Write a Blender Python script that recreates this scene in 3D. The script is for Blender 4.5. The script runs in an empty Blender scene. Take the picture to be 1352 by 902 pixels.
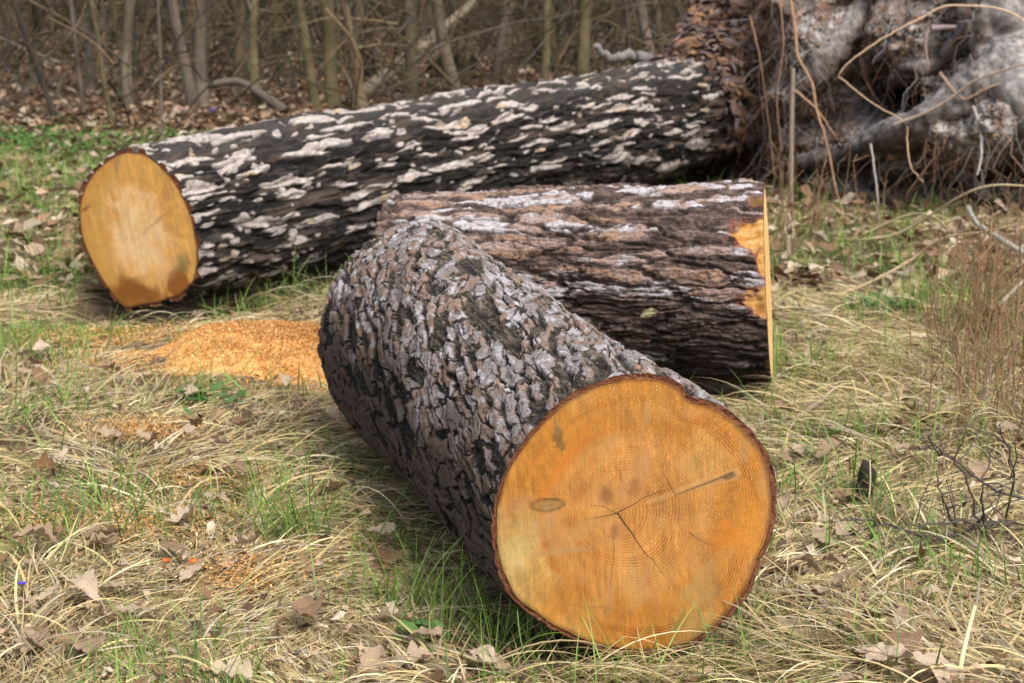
import bpy, math, random
import numpy as np
from mathutils import Vector, Matrix

random.seed(7)
rng = np.random.default_rng(11)
PI = math.pi
sc = bpy.context.scene
col = sc.collection

# ------------------------------------------------------------------ camera
CAM_H, PITCH, FPX = 1.46, math.radians(12.78), 60 / 36 * 1352
cam_d = bpy.data.cameras.new('camera')
cam_d.lens, cam_d.sensor_width = 60, 36
cam_d.clip_start, cam_d.clip_end = 0.05, 600
cam_d.dof.use_dof = True
cam_d.dof.focus_distance = 3.75
cam_d.dof.aperture_fstop = 6.3
cam = bpy.data.objects.new('camera', cam_d)
col.objects.link(cam)
cam.location = (0, 0, CAM_H)
cam.rotation_euler = (PI / 2 - PITCH, 0, 0)
sc.camera = cam
CO = np.array([0, 0, CAM_H])


def ray(px, py):
    xc, yc = (px - 676) / FPX, (451 - py) / FPX
    c, s = math.cos(PITCH), math.sin(PITCH)
    return np.array([xc, c + yc * s, -s + yc * c])


def at(px, py, z=0.0):
    d = ray(px, py)
    return CO + d * ((z - CAM_H) / d[2])


def at_y(px, py, y):
    d = ray(px, py)
    return CO + d * (y / d[1])


def on_plane(px, py, p0, n):
    d = ray(px, py)
    return CO + d * (np.dot(np.asarray(p0) - CO, n) / np.dot(d, n))


# ------------------------------------------------------------------ noise
_perm = np.random.default_rng(3).permutation(256).astype(np.int32)
_perm = np.concatenate([_perm, _perm])
_g = np.random.default_rng(4).normal(size=(256, 3)).astype(np.float32)
_g /= np.linalg.norm(_g, axis=1, keepdims=True)


def pn(x, y, z):
    x, y, z = (np.asarray(a, np.float32) for a in (x, y, z))
    x, y, z = np.broadcast_arrays(x, y, z)
    xi, yi, zi = np.floor(x), np.floor(y), np.floor(z)
    xf, yf, zf = x - xi, y - yi, z - zi
    xi, yi, zi = (a.astype(np.int32) & 255 for a in (xi, yi, zi))
    f = lambda t: t * t * t * (t * (t * 6 - 15) + 10)
    u, v, w = f(xf), f(yf), f(zf)

    def gr(i, j, k):
        h = _perm[_perm[_perm[(xi + i) & 255] + ((yi + j) & 255)] + ((zi + k) & 255)]
        g = _g[h]
        return g[..., 0] * (xf - i) + g[..., 1] * (yf - j) + g[..., 2] * (zf - k)
    x00 = gr(0, 0, 0) * (1 - u) + gr(1, 0, 0) * u
    x10 = gr(0, 1, 0) * (1 - u) + gr(1, 1, 0) * u
    x01 = gr(0, 0, 1) * (1 - u) + gr(1, 0, 1) * u
    x11 = gr(0, 1, 1) * (1 - u) + gr(1, 1, 1) * u
    return ((x00 * (1 - v) + x10 * v) * (1 - w) + (x01 * (1 - v) + x11 * v) * w) * 1.6


def fbm(x, y, z, o=3):
    r, a = 0, 1
    for i in range(o):
        r = r + a * pn(x * 2 ** i + 17.3 * i, y * 2 ** i + 5.1 * i, z * 2 ** i - 8.7 * i)
        a *= .5
    return r


def sstep(a, b, x):
    t = np.clip((x - a) / (b - a), 0, 1)
    return t * t * (3 - 2 * t)


def mix(a, b, t):
    t = np.asarray(t)[..., None]
    return np.asarray(a) * (1 - t) + np.asarray(b) * t


def terrace(q, tilt=.18, e=.80):
    fl = np.floor(q)
    fr = q - fl
    return fl + sstep(e, 1., fr) * (1 - tilt) + tilt * fr, fr


def worley(a, b, nb, seed, jit=.85):
    """a along (open), b around (wraps every nb cells). F1, F2, 3 random values of the nearest cell, offset to its centre."""
    R = np.random.default_rng(seed)
    na = int(np.ceil(a.max()) - np.floor(a.min())) + 6
    a = a - np.floor(a.min()) + 2
    tab = R.random((na + 4, nb, 5)).astype(np.float32)
    ia, ib = np.floor(a).astype(int), np.floor(b).astype(int)
    F1 = np.full(a.shape, 9., np.float32)
    F2 = F1.copy()
    idr = np.zeros(a.shape + (3,), np.float32)
    da, db = np.zeros_like(F1), np.zeros_like(F1)
    for i in (-1, 0, 1):
        for j in (-1, 0, 1):
            ca, cb = ia + i, ib + j
            t = tab[np.clip(ca, 0, na + 3), cb % nb]
            ox = ca + .5 + (t[..., 0] - .5) * jit - a
            oy = cb + .5 + (t[..., 1] - .5) * jit - b
            d = np.sqrt(ox * ox + oy * oy)
            n = d < F1
            F2 = np.where(n, F1, np.minimum(F2, d))
            idr[n] = t[n][:, 2:]
            da, db = np.where(n, ox, da), np.where(n, oy, db)
            F1 = np.where(n, d, F1)
    return F1, F2, idr, da, db


# ------------------------------------------------------------------ mesh helpers
def mesh_np(name, v, f, colors=None, smooth=True, extra=None):
    """v (n,3); f a list of (m,k) int arrays."""
    me = bpy.data.meshes.new(name)
    v = np.asarray(v, np.float32).reshape(-1, 3)
    if not isinstance(f, (list, tuple)):
        f = [f]
    f = [np.asarray(x, np.int32) for x in f if len(x)]
    me.vertices.add(len(v))
    me.vertices.foreach_set('co', v.ravel())
    loops = np.concatenate([x.ravel() for x in f])
    tot = np.concatenate([np.full(len(x), x.shape[1], np.int32) for x in f])
    st = np.concatenate([[0], np.cumsum(tot)[:-1]]).astype(np.int32)
    me.loops.add(len(loops))
    me.loops.foreach_set('vertex_index', loops)
    me.polygons.add(len(tot))
    me.polygons.foreach_set('loop_start', st)
    me.polygons.foreach_set('loop_total', tot)
    me.polygons.foreach_set('use_smooth', np.full(len(tot), smooth))
    if colors is not None:
        c = np.ones((len(v), 4), np.float32)
        c[:, :3] = np.clip(np.asarray(colors, np.float32).reshape(-1, 3), 0, 1)
        at_ = me.attributes.new('tint', 'FLOAT_COLOR', 'POINT')
        at_.data.foreach_set('color', c.ravel())
    if extra is not None:
        for k, a in extra.items():
            e = me.attributes.new(k, 'FLOAT', 'POINT')
            e.data.foreach_set('value', np.asarray(a, np.float32).ravel())
    me.update(calc_edges=True)
    me.validate()
    return me


def obj(name, me, m, parent=None):
    o = bpy.data.objects.new(name, me)
    col.objects.link(o)
    if m is not None:
        me.materials.append(m)
    if parent is not None:
        o.parent = parent
    return o


def tag(o, label, cat=None, group=None, kind=None):
    if label:
        o['label'] = label
    if cat:
        o['category'] = cat
    if group:
        o['group'] = group
    if kind:
        o['kind'] = kind
    return o


def empty(name, loc):
    o = bpy.data.objects.new(name, None)
    col.objects.link(o)
    o.location = loc
    o.empty_display_size = .1
    return o


def grid_faces(nr, nc, wrap=False):
    i = np.arange(nr - 1)[:, None]
    j = np.arange(nc if wrap else nc - 1)[None, :]
    j2 = (j + 1) % nc
    return np.stack([i * nc + j, i * nc + j2, (i + 1) * nc + j2, (i + 1) * nc + j], -1).reshape(-1, 4)


class Tubes:
    def __init__(self):
        self.v, self.f, self.c, self.n = [], [], [], 0

    def add(self, pts, r, sides=6, c=(.2, .15, .1)):
        pts = np.asarray(pts, float)
        k = len(pts)
        r = np.broadcast_to(np.asarray(r, float), (k,)) if np.ndim(r) else np.full(k, r)
        tan = np.gradient(pts, axis=0)
        tan /= np.linalg.norm(tan, axis=1, keepdims=True) + 1e-9
        ref = np.array([0, 0, 1.]) if abs(tan[0, 2]) < .9 else np.array([1., 0, 0])
        s = np.cross(tan, ref)
        s /= np.linalg.norm(s, axis=1, keepdims=True) + 1e-9
        u = np.cross(s, tan)
        a = np.arange(sides) / sides * 2 * PI
        ring = pts[:, None] + r[:, None, None] * (np.cos(a)[None, :, None] * s[:, None] + np.sin(a)[None, :, None] * u[:, None])
        self.v.append(ring.reshape(-1, 3))
        self.f.append(grid_faces(k, sides, True) + self.n)
        c = np.asarray(c, float)
        cc = np.broadcast_to(c if c.ndim == 1 else c[:, None, :], (k, sides, 3))
        self.c.append(cc.reshape(-1, 3))
        self.n += k * sides

    def build(self, name, m, parent=None):
        return obj(name, self.mesh(name), m, parent)

    def mesh(self, name):
        return mesh_np(name, np.concatenate(self.v), np.concatenate(self.f), np.concatenate(self.c))


def spline(pts, n=8):
    """Catmull-Rom through pts."""
    p = np.asarray(pts, float)
    p = np.vstack([2 * p[0] - p[1], p, 2 * p[-1] - p[-2]])
    out = []
    for i in range(1, len(p) - 2):
        t = np.linspace(0, 1, n, endpoint=False)[:, None]
        a, b, c, d = p[i - 1], p[i], p[i + 1], p[i + 2]
        out.append(.5 * (2 * b + (c - a) * t + (2 * a - 5 * b + 4 * c - d) * t ** 2 + (3 * b - a - 3 * c + d) * t ** 3))
    out.append(p[-2][None])
    return np.vstack(out)


# ------------------------------------------------------------------ materials
def mat(name, rough=.85, bump=0., bump_scale=200., vary=.25, vscale=60., spec=.25, trans=0., tint=None, rings=0):
    m = bpy.data.materials.new(name)
    m.use_nodes = True
    nt = m.node_tree
    N, L = nt.nodes, nt.links
    b = N['Principled BSDF']
    b.inputs['Roughness'].default_value = rough
    b.inputs['Specular IOR Level'].default_value = spec
    if tint is None:
        a = N.new('ShaderNodeAttribute')
        a.attribute_name = 'tint'
        src = a.outputs['Color']
    else:
        a = N.new('ShaderNodeRGB')
        a.outputs[0].default_value = (*tint, 1)
        src = a.outputs[0]
    tc = N.new('ShaderNodeTexCoord')
    no = N.new('ShaderNodeTexNoise')
    no.inputs['Scale'].default_value = vscale
    no.inputs['Detail'].default_value = 5
    no.inputs['Roughness'].default_value = .65
    L.new(tc.outputs['Object'], no.inputs['Vector'])
    mr = N.new('ShaderNodeMapRange')
    mr.inputs['From Min'].default_value, mr.inputs['From Max'].default_value = .25, .75
    mr.inputs['To Min'].default_value, mr.inputs['To Max'].default_value = 1 - vary, 1 + vary
    L.new(no.outputs['Fac'], mr.inputs['Value'])
    vm = N.new('ShaderNodeVectorMath')
    vm.operation = 'SCALE'
    L.new(src, vm.inputs[0])
    L.new(mr.outputs[0], vm.inputs['Scale'])
    out = vm.outputs[0]
    L.new(out, b.inputs['Base Color'])
    if bump:
        n2 = N.new('ShaderNodeTexNoise')
        n2.inputs['Scale'].default_value = bump_scale
        n2.inputs['Detail'].default_value = 4
        L.new(tc.outputs['Object'], n2.inputs['Vector'])
        bp = N.new('ShaderNodeBump')
        bp.inputs['Strength'].default_value = bump
        bp.inputs['Distance'].default_value = .004
        L.new(n2.outputs['Fac'], bp.inputs['Height'])
        L.new(bp.outputs[0], b.inputs['Normal'])
    if trans:
        tr = N.new('ShaderNodeBsdfTranslucent')
        L.new(out, tr.inputs['Color'])
        mx = N.new('ShaderNodeMixShader')
        mx.inputs[0].default_value = trans
        L.new(b.outputs[0], mx.inputs[1])
        L.new(tr.outputs[0], mx.inputs[2])
        L.new(mx.outputs[0], N['Material Output'].inputs['Surface'])
    return m


M_bark = mat('pine_bark', .9, .5, 260, .3, 90, .2)
M_wood = mat('cut_wood', .7, .35, 420, .12, 220, .3)
M_straw = mat('dry_grass_blades', .7, 0, 0, .12, 30, .25, .22)
M_green = mat('green_grass_blades', .55, 0, 0, .15, 30, .35, .3)
M_soil = mat('root_soil', .95, 1., 60, .6, 30, .08)
M_twig = mat('twig_bark', .85, .3, 300, .3, 50, .2)
M_saw = mat('sawdust', .9, .4, 300, .25, 150, .15, .1)
M_litter = mat('leaf_litter', .8, 0, 0, .2, 40, .25, .1)
M_bg = mat('grey_stem_bark', .9, .3, 120, .35, 14, .15)
M_flower = mat('blue_petals', .6, 0, 0, .15, 200, .3, .3)
M_fungus = mat('orange_cup', .5, 0, 0, .15, 150, .4, .1)


def leaf_mat(name, a, b2):
    m = mat(name, .7, .5, 120, .3, 35, .3, .18, tint=a)
    nt = m.node_tree
    oi = nt.nodes.new('ShaderNodeObjectInfo')
    mx = nt.nodes.new('ShaderNodeMix')
    mx.data_type = 'RGBA'
    mx.inputs['A'].default_value = (*a, 1)
    mx.inputs['B'].default_value = (*b2, 1)
    nt.links.new(oi.outputs['Random'], mx.inputs['Factor'])
    vm = [n for n in nt.nodes if n.type == 'VECT_MATH'][0]
    nt.links.new(mx.outputs['Result'], vm.inputs[0])
    return m


M_leaf = leaf_mat('oak_leaf', (.21, .115, .055), (.56, .44, .32))

# ------------------------------------------------------------------ layout of the logs
# each log: face centre C0 -> far end C1, axis a (face to far end), e1 = a x z, e2 = z
FRONT = dict(C0=np.array([.262, 3.476, .305]), C1=np.array([-.238, 5.23, .312]))
MID = dict(C0=np.array([.885, 5.80, .347]), C1=np.array([-.425, 6.015, .318]))
FAR = dict(C0=np.array([-1.575, 7.06, .35]), C1=np.array([-1.575 + .545 * 6.6, 7.06 + .838 * 6.6, .46]))
for D in (FRONT, MID, FAR):
    a = D['C1'] - D['C0']
    D['L'] = np.linalg.norm(a)
    D['a'] = a / D['L']
    D['e1'] = np.cross(D['a'], [0, 0, 1.])
    D['e1'] /= np.linalg.norm(D['e1'])
    D['e2'] = np.cross(D['e1'], D['a'])


def smooth_ring(r, k):
    n = len(r)
    w = np.hanning(2 * k + 1)
    w /= w.sum()
    return np.convolve(np.concatenate([r[-k:], r, r[:k]]), w, 'valid')


def outline_profile(D, pts, sm=11):
    q = np.array([on_plane(px, py, D['C0'], D['a']) - D['C0'] for px, py in pts])
    x, y = q @ D['e1'], q @ D['e2']
    th, r = np.arctan2(y, x) % (2 * PI), np.hypot(x, y)
    k = np.argsort(th)
    th, r = th[k], r[k]
    th = np.concatenate([th[-3:] - 2 * PI, th, th[:3] + 2 * PI])
    r = np.concatenate([r[-3:], r, r[:3]])
    tt = np.arange(720) / 720 * 2 * PI
    rs = smooth_ring(np.interp(tt, th, r), sm)
    return lambda t: np.interp(t % (2 * PI), tt, rs, period=2 * PI)


fo = [(540, 34), (430, 52), (330, 97), (250, 162), (178, 250), (128, 330), (102, 410), (92, 480), (97, 560), (116, 640), (146, 705), (215, 766), (305, 822), (400, 860), (500, 880), (600, 882), (680, 865), (760, 815), (825, 752), (874, 690), (903, 600), (935, 540), (950, 450), (945, 330), (922, 266), (882, 211), (822, 156), (772, 122), (735, 112), (700, 104), (682, 92), (664, 66), (620, 43)]
fo = [(600 + x / 2.2, 470 + y / 2.2) for x, y in fo]
FRONT['prof'] = outline_profile(FRONT, fo, 5)
go = [(165, 189), (195, 194), (225, 222), (248, 262), (262, 312), (265, 360), (255, 388), (228, 402), (190, 413), (162, 416), (140, 388), (120, 352), (105, 312), (102, 270), (114, 233), (135, 206)]
FAR['prof'] = outline_profile(FAR, go)
MID['prof'] = lambda t: .362 + .008 * np.cos(2 * t + 1) + .006 * np.cos(5 * t)


def radius(D, u, th):
    """base outer radius, u 0..1 along the log."""
    if D is FRONT:
        pf = D['prof'](th)
        rb = .346 + .042 * np.cos(th - 2.95) + .012 * np.cos(3 * th + .6)
        w = sstep(-.05, .9, u)
        r = pf * (1 - w) + rb * w
        r = r + .012 * np.sin(PI * u) * np.cos(th - 2.6) + .008 * np.sin(7 * u + 2 * th) * sstep(0, .2, u)
        g = np.exp(-((th - .75) / .55) ** 2)
        return r - .045 * g * sstep(.1, .45, u) - .035 * np.exp(-((th - 1.1) / .6) ** 2) * np.exp(-((u - .74) / .16) ** 2)
    if D is MID:
        return D['prof'](th) * (1 - .115 * u) + .006 * np.sin(9 * u + 2 * th)
    pf = D['prof'](th)
    w = sstep(0, .25, u)
    s = u * D['L']
    r = pf * (1 - w) + .365 * w
    r = r + .012 * np.sin(2.1 * s) * np.cos(th) + .010 * np.cos(3.4 * s + 2 * th)
    fl = sstep(4.6, 6.6, s)
    return r + .46 * fl ** 1.6 * (1 + .35 * np.cos(3 * th + .4))


def footprint(x, y, shrink=.0):
    """True under a log."""
    x, y = np.asarray(x), np.asarray(y)
    hit = np.zeros(x.shape, bool)
    for D, r in ((FRONT, .25), (MID, .26), (FAR, .27)):
        qx, qy = x - D['C0'][0], y - D['C0'][1]
        s = qx * D['a'][0] + qy * D['a'][1]
        w = np.abs(qx * D['e1'][0] + qy * D['e1'][1])
        hit |= (s > .0 - shrink) & (s < D['L'] + .02) & (w < r - shrink)
    return hit


# ------------------------------------------------------------------ ground
GX0, GX1, GY0, GY1, GS = -14., 14., 1.2, 30., .06


def hraw(x, y):
    h = .030 * fbm(x * .9, y * .9, 3.3, 2) + .016 * fbm(x * 3.1, y * 3.1, 9.1, 2)
    h = h - .012
    # hummocks: in front of the cut face, and to the right
    h = h + .035 * np.exp(-((x - .12) / .35) ** 2 - ((y - 3.16) / .16) ** 2)
    h = h + .05 * np.exp(-((x - 1.25) / .4) ** 2 - ((y - 4.9) / .5) ** 2)
    h = h + .10 * np.exp(-((x - .95) / .5) ** 2 - ((y - 3.0) / .25) ** 2)
    far = sstep(9, 22, y)
    return h * (1 - far) + far * .12 * fbm(x * .25, y * .25, 1.7, 2)


_gx = np.arange(GX0, GX1 + GS, GS)
_gy = np.arange(GY0, GY1 + GS, GS)
_H = hraw(*np.meshgrid(_gx, _gy)).astype(np.float32)
for D, r in ((FRONT, .3), (MID, .3), (FAR, .32)):
    X, Y = np.meshgrid(_gx, _gy)
    qx, qy = X - D['C0'][0], Y - D['C0'][1]
    s = np.clip(qx * D['a'][0] + qy * D['a'][1], 0, D['L'])
    d = np.hypot(qx - s * D['a'][0], qy - s * D['a'][1])
    k = 1 - sstep(.22, .55, d)
    _H = np.minimum(_H, _H * (1 - k) + k * np.minimum(_H, -.065 if D is not FAR else -.085))


def gh(x, y):
    x, y = np.asarray(x, float), np.asarray(y, float)
    fx = np.clip((x - GX0) / GS, 0, len(_gx) - 1.001)
    fy = np.clip((y - GY0) / GS, 0, len(_gy) - 1.001)
    i, j = fx.astype(int), fy.astype(int)
    u, v = fx - i, fy - j
    return (_H[j, i] * (1 - u) + _H[j, i + 1] * u) * (1 - v) + (_H[j + 1, i] * (1 - u) + _H[j + 1, i + 1] * u) * v


gxs = np.unique(np.concatenate([np.linspace(-90, -14, 24), np.linspace(-14, -5, 60), np.linspace(-5, 5, 260), np.linspace(5, 14, 60), np.linspace(14, 90, 24)]))
gys = np.unique(np.concatenate([np.linspace(-30, 1.2, 20), np.linspace(1.2, 9, 240), np.linspace(9, 30, 180), np.linspace(30, 200, 50)]))
X, Y = np.meshgrid(gxs, gys)
Z = gh(X, Y) * (1 - sstep(28, 34, Y)) * (1 - sstep(12, 15, np.abs(X)))
g_me = mesh_np('ground', np.stack([X, Y, Z], -1), grid_faces(len(gys), len(gxs)))
gm = bpy.data.materials.new('forest_ground')
gm.use_nodes = True
nt = gm.node_tree
N, Lk = nt.nodes, nt.links
b = N['Principled BSDF']
b.inputs['Roughness'].default_value = .95
b.inputs['Specular IOR Level'].default_value = .1
tc = N.new('ShaderNodeTexCoord')
n1 = N.new('ShaderNodeTexNoise')
n1.inputs['Scale'].default_value = 2.2
n1.inputs['Detail'].default_value = 6
r1 = N.new('ShaderNodeValToRGB')
r1.color_ramp.elements[0].position, r1.color_ramp.elements[0].color = .3, (.045, .032, .02, 1)
r1.color_ramp.elements[1].position, r1.color_ramp.elements[1].color = .7, (.17, .125, .075, 1)
vo = N.new('ShaderNodeTexVoronoi')
vo.inputs['Scale'].default_value = 13
vo.inputs['Randomness'].default_value = 1
r2 = N.new('ShaderNodeValToRGB')
r2.color_ramp.elements[0].position, r2.color_ramp.elements[0].color = 0, (.05, .032, .022, 1)
r2.color_ramp.elements[1].position, r2.color_ramp.elements[1].color = 1, (.30, .21, .155, 1)
e = r2.color_ramp.elements.new(.5)
e.color = (.16, .10, .065, 1)
sx = N.new('ShaderNodeSeparateColor')
mx = N.new('ShaderNodeMix')
mx.data_type = 'RGBA'
mx.inputs['Factor'].default_value = .5
bp = N.new('ShaderNodeBump')
bp.inputs['Strength'].default_value = 1
bp.inputs['Distance'].default_value = .03
for nd in (n1, vo):
    Lk.new(tc.outputs['Object'], nd.inputs['Vector'])
Lk.new(n1.outputs['Fac'], r1.inputs[0])
Lk.new(vo.outputs['Color'], sx.inputs[0])
Lk.new(sx.outputs[0], r2.inputs[0])
Lk.new(r1.outputs[0], mx.inputs['A'])
Lk.new(r2.outputs[0], mx.inputs['B'])
Lk.new(mx.outputs['Result'], b.inputs['Base Color'])
Lk.new(vo.outputs['Distance'], bp.inputs['Height'])
Lk.new(bp.outputs[0], b.inputs['Normal'])
tag(obj('ground', g_me, gm), 'brown forest ground under grass and fallen leaves', kind='structure')


# ------------------------------------------------------------------ bark
def bark_mesh(D, style, nu, nt_, thick, name, bias=1.0):
    u1 = np.linspace(0, 1, nu) ** bias
    th1 = np.arange(nt_) / nt_ * 2 * PI
    U, T = np.meshgrid(u1, th1, indexing='ij')
    R0 = radius(D, U, T)
    s = U * D['L']
    rm = .33
    cx, cy = np.cos(T) * rm, np.sin(T) * rm
    w = T * rm
    n = lambda sa, sc_, o=3, k=0.: fbm(cx * sc_ + k, cy * sc_ - k, s * sa + 2 * k, o)
    top = np.sin(T)
    circ = 2 * PI * rm
    if style == 'front':
        ws = s + .030 * n(7, 8, 2, 3.) + .008 * n(30, 34, 2, 9.) + .14 * np.sin(T - .6)
        ww = w + .020 * n(6, 8, 2, 11.) + .007 * n(30, 34, 2, 1.) + .26 * s
        nb = 54
        cb = circ / nb
        F1, F2, idr, da, db = worley(ws / .112, ww / cb % nb, nb, 21, 1.)
        edge = F2 - F1
        rag = .17 * n(30, 44, 4, 5.) + .05 * n(130, 160, 2, 2.)
        # interlacing ridges that carry the plates
        wr = (ww - w) / rm
        rg = fbm(np.cos(T + wr) * rm * 21, np.sin(T + wr) * rm * 21, ws * 3.0, 3)
        rg = 1 - np.abs(rg) * 2.3
        nb2 = 92
        G1, G2, idr2, _, db2 = worley(ws / .075, ww / (circ / nb2) % nb2, nb2, 5, 1.)
        fib = n(16, 90, 3, 2.)
        ridge = sstep(-.35, .75, rg)
        e1_ = edge + rag
        live = (idr[..., 0] > .10) * sstep(-.10, -.02, rg + .5 * (idr[..., 1] - .35) + .10 * n(24, 34, 3, 8.))
        m1 = sstep(.10, .145, e1_) * live
        # flakes split off a plate leave a second, lower surface
        cut = sstep(.02, .06, n(13, 22, 3, 7.) + .30 - .55 * idr2[..., 0])
        crumb, fr = terrace(2.2 * n(13, 28, 3, 17.) + .8 * n(50, 80, 2, 9.) + 20, .15, .8)
        crack = sstep(.05, .015, G2 - G1 + .5 * rag) * (idr2[..., 1] > .35)
        h = .0085 * ridge + m1 * (.0040 + .0018 * cut - .0018 * crack + .0014 * (idr[..., 2] - .5)) + (1 - m1) * (.0016 * (crumb - 20) + .0022 * fib)
        h += .007 * n(3, 4, 2, 14.) + .0006 * n(140, 170, 2, 4.)
        lev = .3 * ridge + .6 * m1 + .1 * cut
        grey, pink = np.array([.255, .222, .215]), np.array([.255, .168, .132])
        brown = np.array([.16, .105, .072])
        t = np.clip(idr[..., 1] * .55 + .35 * idr2[..., 1] + .40 * n(16, 22, 3, 8.) + .10, 0, 1)
        cp = mix(pink, grey, sstep(.30, .72, t))
        cp = mix(cp, [.46, .435, .455], sstep(.08, .5, n(16, 30, 3, 6.) + .25 * (cut - .5)) * .8)
        cp = cp * (.86 + .18 * n(70, 150, 3, 12.))[..., None]
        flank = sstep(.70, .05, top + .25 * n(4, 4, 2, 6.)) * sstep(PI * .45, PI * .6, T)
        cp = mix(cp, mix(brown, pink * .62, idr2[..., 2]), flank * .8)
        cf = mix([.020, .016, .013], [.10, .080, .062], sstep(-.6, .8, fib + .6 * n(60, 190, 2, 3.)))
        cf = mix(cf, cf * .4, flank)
        mm = m1 * np.clip(.94 + .12 * n(50, 70, 2, 1.), 0, 1)
        mm = np.maximum(mm, .55 * sstep(.08, .13, G2 - G1 + .6 * rag) * (idr2[..., 2] > .66) * ridge)
        mm = mm * (1 - .75 * crack)
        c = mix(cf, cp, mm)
        c = c * (1 - .60 * flank)[..., None]  # shade of the left flank painted in, over its browner bark
        # shade painted into the crevice right under each flake edge, worn light rim just above it
        c = c * (1 - .65 * sstep(.02, .09, e1_) * sstep(.15, .11, e1_) * live)[..., None]
        c = c * (1 - .35 * (1 - mm) * sstep(.60, .80, fr) * sstep(1., .86, fr))[..., None]
        c = c * (1 + .22 * sstep(.22, .15, e1_) * mm)[..., None]
        c = c * (1 + (.24 - .12 * mm) * n(170, 210, 3, 19.))[..., None]
        straw = sstep(.62, .75, n(60, 150, 2, 21.)) * (top > .1) * .5
        c = mix(c, [.42, .33, .16], straw * (1 - mm))
    elif style == 'far':
        ws = s + .07 * n(3, 5, 2, 3.)
        ww = w + .028 * n(2.2, 5, 2, 11.) + .008 * n(12, 20, 2, 1.)
        nb = 30
        F1, F2, idr, da, db = worley(ws / .34, ww / (circ / nb) % nb, nb, 31, 1.)
        edge = F2 - F1
        rag = .10 * n(24, 44, 3, 5.)
        m1 = sstep(.04, .34, edge + rag)
        nb2 = 38
        ends = sstep(1.1, .3, s)
        G1, G2, idr2, ga, gb = worley(ws / .38, ww / (circ / nb2) % nb2, nb2, 51, 1.)
        size = .16 + .32 * idr2[..., 1]
        isl = sstep(.05, -.05, np.sqrt((ga * 1.0) ** 2 + (gb * 1.25) ** 2) - size + .12 * n(7, 36, 3, 7.)) * (idr2[..., 0] > .18)
        isl *= sstep(-.8, -.05, top + .35 * n(3, 3, 2, 2.) + .25)
        nb3 = 64
        H1, H2, idr3, _, _ = worley(ws / .10, ww / (circ / nb3) % nb3, nb3, 81, 1.)
        isl2 = sstep(.05, -.06, H1 - .14 - .22 * idr3[..., 1] + .15 * n(22, 36, 2, 9.)) * (idr3[..., 0] > .80 - .5 * ends)
        isl2 *= sstep(-.7, 0, top + .35)
        isl = np.maximum(isl, isl2 * .85)
        fib = n(6, 70, 3, 2.)
        h = m1 * .020 + isl * .006 + .006 * fib * (1 - .8 * isl) + .012 * n(3, 12, 2, 4.)
        h += .0025 * n(40, 70, 2, 4.) * (1 - .6 * isl)
        white, tan = np.array([.47, .41, .38]), np.array([.47, .34, .20])
        t = np.clip(idr2[..., 2] * .7 + .6 * n(7, 14, 2, 8.) + .02, 0, 1)
        cp = mix(white, tan, sstep(.62, .95, t))
        cp = mix(cp, [.30, .25, .235], sstep(-.1, .6, n(16, 50, 3, 9.)) * .6)
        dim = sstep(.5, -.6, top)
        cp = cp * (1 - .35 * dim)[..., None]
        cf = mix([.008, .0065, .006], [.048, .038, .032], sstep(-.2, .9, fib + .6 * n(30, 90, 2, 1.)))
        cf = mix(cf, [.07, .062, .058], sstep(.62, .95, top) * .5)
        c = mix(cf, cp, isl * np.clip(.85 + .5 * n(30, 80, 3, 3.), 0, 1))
        warm = sstep(.2, .6, n(3, 20, 3, 23.)) * (1 - isl) * .5
        c = mix(c, [.10, .07, .055], warm)
        # root collar: no char, flaky brown bark
        co = sstep(4.75, 5.8, s + .5 * n(4, 5, 3, 6.))
        cb = mix([.09, .055, .04], [.24, .16, .125], sstep(-.5, .8, n(50, 20, 3, 16.)))
        c = mix(c, cb, co)
        h = h * (1 - .7 * co) + co * .006 * n(10, 22, 3, 15.)
    else:
        ws = s + .03 * n(6, 7, 2, 3.)
        ww = w + .030 * n(3, 7, 2, 11.) + .007 * n(16, 40, 2, 1.) + .05 * s
        nb = 46
        F1, F2, idr, da, db = worley(ws / .32, ww / (circ / nb) % nb, nb, 61, 1.)
        edge = F2 - F1
        rag = .12 * n(34, 60, 3, 5.)
        m1 = sstep(.03, .22, edge + rag)
        nb2 = 70
        G1, G2, idr2, _, db2 = worley(ws / .19, ww / (circ / nb2) % nb2, nb2, 71, 1.)
        m2 = sstep(.03, .15, G2 - G1 + rag * .6)
        fib = n(14, 110, 3, 2.)
        h = m1 * (.014 + .012 * db * (idr[..., 1] + .2) + .005 * idr[..., 2]) + m2 * (.004 + .008 * db2) + .0035 * fib + .010 * n(4, 12, 2, 4.)
        h += .0028 * n(60, 130, 3, 4.)
        ter, fr = terrace(h / .0052 + 50)
        h = .3 * h + .7 * (ter - 50) * .0052
        base = mix([.055, .038, .034], [.155, .108, .092], sstep(-.6, .8, fib + n(20, 40, 2, 5.) + .5 * n(60, 140, 2, 8.)))
        pale, pink, tan = np.array([.44, .41, .425]), np.array([.32, .225, .19]), np.array([.30, .18, .11])
        t = np.clip(idr2[..., 1] + .3 * n(16, 24, 2, 8.), 0, 1)
        cp = mix(pink, pale, sstep(.5, .72, t))
        cp = mix(cp, tan, sstep(.28, .1, t) * .7)
        up = sstep(-.35, .65, top + .2 * n(3, 3, 2, 6.))
        on = m1 * m2 * (idr2[..., 0] > (.80 - .42 * up)) * sstep(-.6, .1, n(30, 50, 3, 9.) + .3)
        c = mix(base, cp, on)
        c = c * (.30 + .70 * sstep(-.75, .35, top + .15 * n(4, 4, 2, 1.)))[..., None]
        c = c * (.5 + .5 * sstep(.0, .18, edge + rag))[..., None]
        c = c * (1 - .4 * sstep(.60, .80, fr) * sstep(1., .86, fr))[..., None] * (1 + .16 * n(90, 160, 3, 19.))[..., None]  # includes painted shade below each terrace step
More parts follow.
